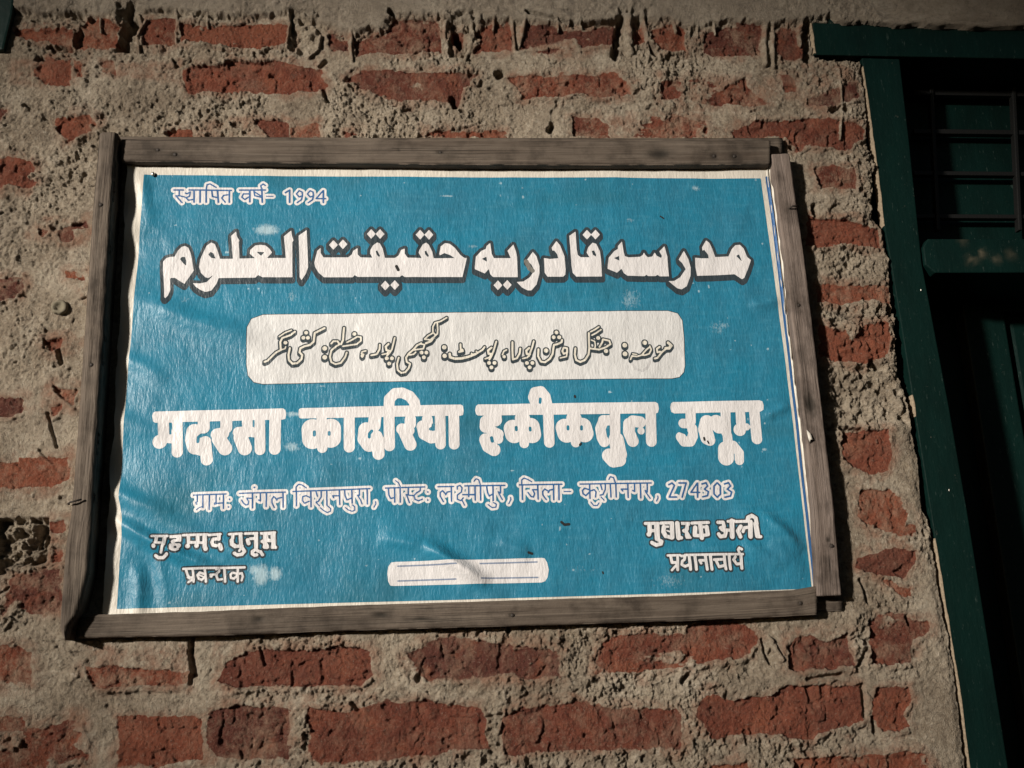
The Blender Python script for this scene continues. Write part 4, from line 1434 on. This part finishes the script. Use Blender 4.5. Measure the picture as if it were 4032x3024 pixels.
hz0 = float(xz(3700, 231, YJ)[1]); hx0 = float(xz(3196, 150, YJ)[0]); hz1 = float(xz(3700, 92, YJ)[1]); hx1 = OPEN_X1 + .13
def head_bare(co): return sstep(.006, .001, co[:, 0] - hx0) * .9
head = solid("head", [(hx0, hz0 + .0015), (hx0 + .004, hz1 + .004), (hx1, hz1 + .004), (hx1, hz0 + .0015)], YJ - .002, YJ + .19, M_PAINT, DOOR, .002, None, DOOR)
M_BARE = mk_plain("bare_wood_edge", (.30, .23, .155), .85, 0, .5)
def bare_edge(y0, y1, seed):
    yy = np.linspace(y0, y1, 60); xx = np.interp(yy, [228, 430, 655, 880, 1040, 1290, 1585, 1800, 2010, 2380, 2715, 3024], [3393, 3420, 3451, 3480, 3508, 3550, 3596, 3630, 3664, 3721, 3776, 3818])
    x, z = xz(xx, yy, YJ); wd = .0016 + .0009 * fbm(z * 70, z * 0, seed, 3); wd = np.maximum(wd * np.sin(np.linspace(.08, np.pi - .08, 60)) ** .4, .0003)
    V = [(a - .0006, YJ - .0004, c) for a, c in zip(x, z)] + [(a + q, YJ - .0004, c) for a, q, c in zip(x, wd, z)] + [(a - .0006, YJ + .014, c) for a, c in zip(x, z)]
    F = [[k, k + 60, k + 61, k + 1] for k in range(59)] + [[k + 120, k, k + 1, k + 121] for k in range(59)]
    adopt(mesh_obj("bare_edge", V, F, M_BARE, None), jamb_l)
_z = np.linspace(hz0 + .004, hz1 - .004, 30); _w = .0024 + .0011 * fbm(_z * 90, _z * 0, 3, 3)
adopt(mesh_obj("bare_edge", [(hx0 - .0006, YJ - .0024, q) for q in _z] + [(hx0 + e, YJ - .0024, q) for e, q in zip(_w, _z)] + [(hx0 - .0006, YJ + .02, q) for q in _z],
     [[k, k + 30, k + 31, k + 1] for k in range(29)] + [[k + 60, k, k + 1, k + 61] for k in range(29)], M_BARE, None), head)
bare_edge(262, 890, 2); bare_edge(1555, 1640, 3); bare_edge(2120, 3024, 4)
xr0 = OPEN_X1 - .09
solid("jamb", [(xr0, _zt), (xr0, .02), (OPEN_X1, .02), (OPEN_X1, _zt)], YJ, YJ + .19, M_PAINT, DOOR, .0015, None, DOOR)
tz0, tz1 = float(xz(3800, 1075, YJ)[1]), float(xz(3800, 944, YJ)[1])
tp = pp([(3631, 975), (3650, 943)], YJ)
tq = pp([(3680, 1077), (3640, 1045)], YJ)
def tr_bare(co):
    v = np.zeros(len(co))
    for a, b, r in ((3790, 955, .006), (3830, 1025, .008), (3812, 1030, .006), (3860, 1000, .007), (3975, 1005, .007), (3920, 1022, .006), (3650, 1060, .0)):
        if r: cx, cz = xz(a, b, YJ); v = np.maximum(v, np.exp(-((co[:, 0] - cx) ** 2 + (co[:, 2] - cz) ** 2) / r ** 2) * (.5 + .9 * fbm(co[:, 0] * 160, co[:, 2] * 160, 2, 3)) * .26)
    return v
solid("transom", [tp[0], tp[1], (xr0 - .001, tz1), (xr0 - .001, tz0), tq[0], tq[1]], YJ - .003, YJ + .17, M_PAINT, DOOR, .002, tr_bare, DOOR)
# fanlight: a recessed green panel behind flat bars
fx0 = float(xz(3600, 500, YJ)[0]); YP = YJ + .105
fan = solid("fanlight", [(fx0 - .03, tz1 - .02), (xr0 + .03, tz1 - .02), (xr0 + .03, hz0 + .02), (fx0 - .03, hz0 + .02)], YP, YP + .02, M_PAINT, DOOR, 0, None, DOOR)
YF = YJ + .080
def bar(L, y, th, bare_or_lit=.25):
    return solid("bar", pp(L, y), y, y + th, M_IRON, fan, .0008, (lambda co: np.full(len(co), 0.0)), DOOR)
for ya, yb_ in ((352, 372), (506, 524), (672, 688), (842, 858)):
    p = pp([(3600, ya), (3600, yb_)], YF); solid("bar", [(p[1][0], p[1][1]), (xr0 + .01, p[1][1] - .001), (xr0 + .01, p[0][1] - .001), (p[0][0], p[0][1])], YF, YF + .012, M_IRON, fan, .0012, lambda co: np.full(len(co), .05), DOOR)
for x0_, x1_ in ((3662, 3690), (3986, 4012)):
    p = pp([(x0_, 340), (x0_ + 14, 340), (x1_ + 14, 905), (x1_, 905)], YF - .004); solid("bar", p[::-1], YF - .004, YF + .008, M_IRON, fan, .0012, lambda co: np.full(len(co), .06), DOOR)
p0 = pp([(3652, 340)], YF)[0][0]
for k in range(1, 5): 
    xk = p0 + .118 * (k + 1); solid("bar", [(xk, tz1 - .01), (xk + .005, tz1 - .01), (xk + .005, hz0 + .01), (xk, hz0 + .01)], YF - .004, YF + .008, M_IRON, fan, .0012, None, DOOR)
p = pp([(3560, 262), (3560, 274)], YF); solid("bar", [(p[1][0], p[1][1]), (xr0 + .01, p[1][1]), (xr0 + .01, p[0][1]), (p[0][0], p[0][1])], YF, YF + .02, M_IRON, fan, .0012, None, DOOR)
# the leaf: stiles and rails round a sunk panel
YD = YJ + .135
lz1 = float(xz(3800, 1112, YD)[1]); lp = pp([(3776, 1118), (3925, 2010)], YD)
lxa = lp[0][0]; lxb = lxa
leaf = solid("leaf", [(lxa - .22, .02), (xr0 + .05, .02), (xr0 + .05, tz0 + .04), (lxa - .22, tz0 + .04)], YD + .03, YD + .05, M_PAINT, DOOR, 0, None, DOOR)
x_in = float(xz(3955, 1250, YD)[0]); z_in = float(xz(3955, 1224, YD)[1])
solid("stile", [(lxa, .02), (x_in, .02), (x_in, lz1), (lxa, lz1)], YD, YD + .028, M_PAINT, leaf, .0025, lambda co: sstep(.003, .0005, co[:, 0] - lxa) * .12, DOOR)  # left edge tinted paler: the light it catches, put into the colour
solid("stile", [(xr0 - .11, .02), (xr0 + .005, .02), (xr0 + .005, lz1), (xr0 - .11, lz1)], YD, YD + .028, M_PAINT, leaf, .0025, None, DOOR)
for za, zb in ((z_in, lz1), (1.05, 1.17), (.02, .2)):
    solid("rail", [(x_in + .0005, za), (xr0 - .1105, za), (xr0 - .1105, zb), (x_in + .0005, zb)], YD + .001, YD + .028, M_PAINT, leaf, .0025, None, DOOR)
for za, zb in ((1.17, z_in), (.2, 1.05)):
    solid("panel", [(x_in + .014, za + .014), (xr0 - .124, za + .014), (xr0 - .124, zb - .014), (x_in + .014, zb - .014)], YD + .012, YD + .031, M_PAINT, leaf, .006, None, DOOR)
def dnail(px, py):
    o = dome("nail", px, py, YJ - .0005, .002, M_SCREW, None, .5, .5); adopt(o, DOOR)
for px, py in ((3626, 1142), (3737, 1930)): dnail(px, py)

# ------------------------------------------------------------------ small things on the wall
def plug():
    c = at(238, 1214, -.002); V, F = [], []; n = 40; prof = [(1.0, .0), (1.05, .35), (.98, .7), (.8, .92), (.6, .86), (.42, .55), (.25, .42), (.0, .40)]
    for k, (rr, hh) in enumerate(prof):
        for q in range(n):
            t = q / n * 2 * math.pi; x, z = rr * math.cos(t), rr * math.sin(t)
            j = 1 + .13 * float(fbm(np.array([x * 2.2 + 3]), np.array([z * 2.2]), 2, 3)[0]); e = .16 * float(fbm(np.array([x * 4]), np.array([z * 4 + 5]), 5, 3)[0])
            V.append((c[0] + .0105 * x * j, c[1] - .0085 * (hh + (e if k else 0)), c[2] + .0098 * z * j))
    for k in range(len(prof) - 1):
        for q in range(n): F.append([k * n + q, k * n + (q + 1) % n, (k + 1) * n + (q + 1) % n, (k + 1) * n + q])
    return mesh_obj("wall_plug", V, F, M_PLUG, None)
pl = plug()
pl["label"] = "small round gritty plug set in the mortar left of the sign"; pl["category"] = "wall plug"
WIN = empty("window_frame", at(-60, 60, 0).tolist(), "edge of a dark green painted frame in the top left corner of the wall", "window frame")
WIN["kind"] = "thing"
wx = [float(xz(a, b, -.012)[0]) for a, b in ((42, 0), (14, 190))]; wz0 = float(xz(0, 195, -.012)[1]); wz1 = float(xz(0, -900, -.012)[1])
solid("jamb", [(wx[1] - .075, wz0 + .002), (wx[1], wz0), (wx[0] + .004, wz0 + .06), (wx[0] + .006, wz1), (wx[1] - .075, wz1)], -.012, .03, M_PAINT, WIN, .003, None, WIN)
solid("sill", [(wx[1] - .6, wz0 + .002), (wx[1] - .0755, wz0 + .002), (wx[1] - .0755, wz0 + .06), (wx[1] - .6, wz0 + .06)], -.010, .03, M_PAINT, WIN, .003, None, WIN)
g = mesh_obj("ground", [(-60, -60, 0), (60, -60, 0), (60, 40, 0), (-60, 40, 0)], [[0, 1, 2, 3]], M_EARTH, None, smooth=False)
g["kind"] = "structure"
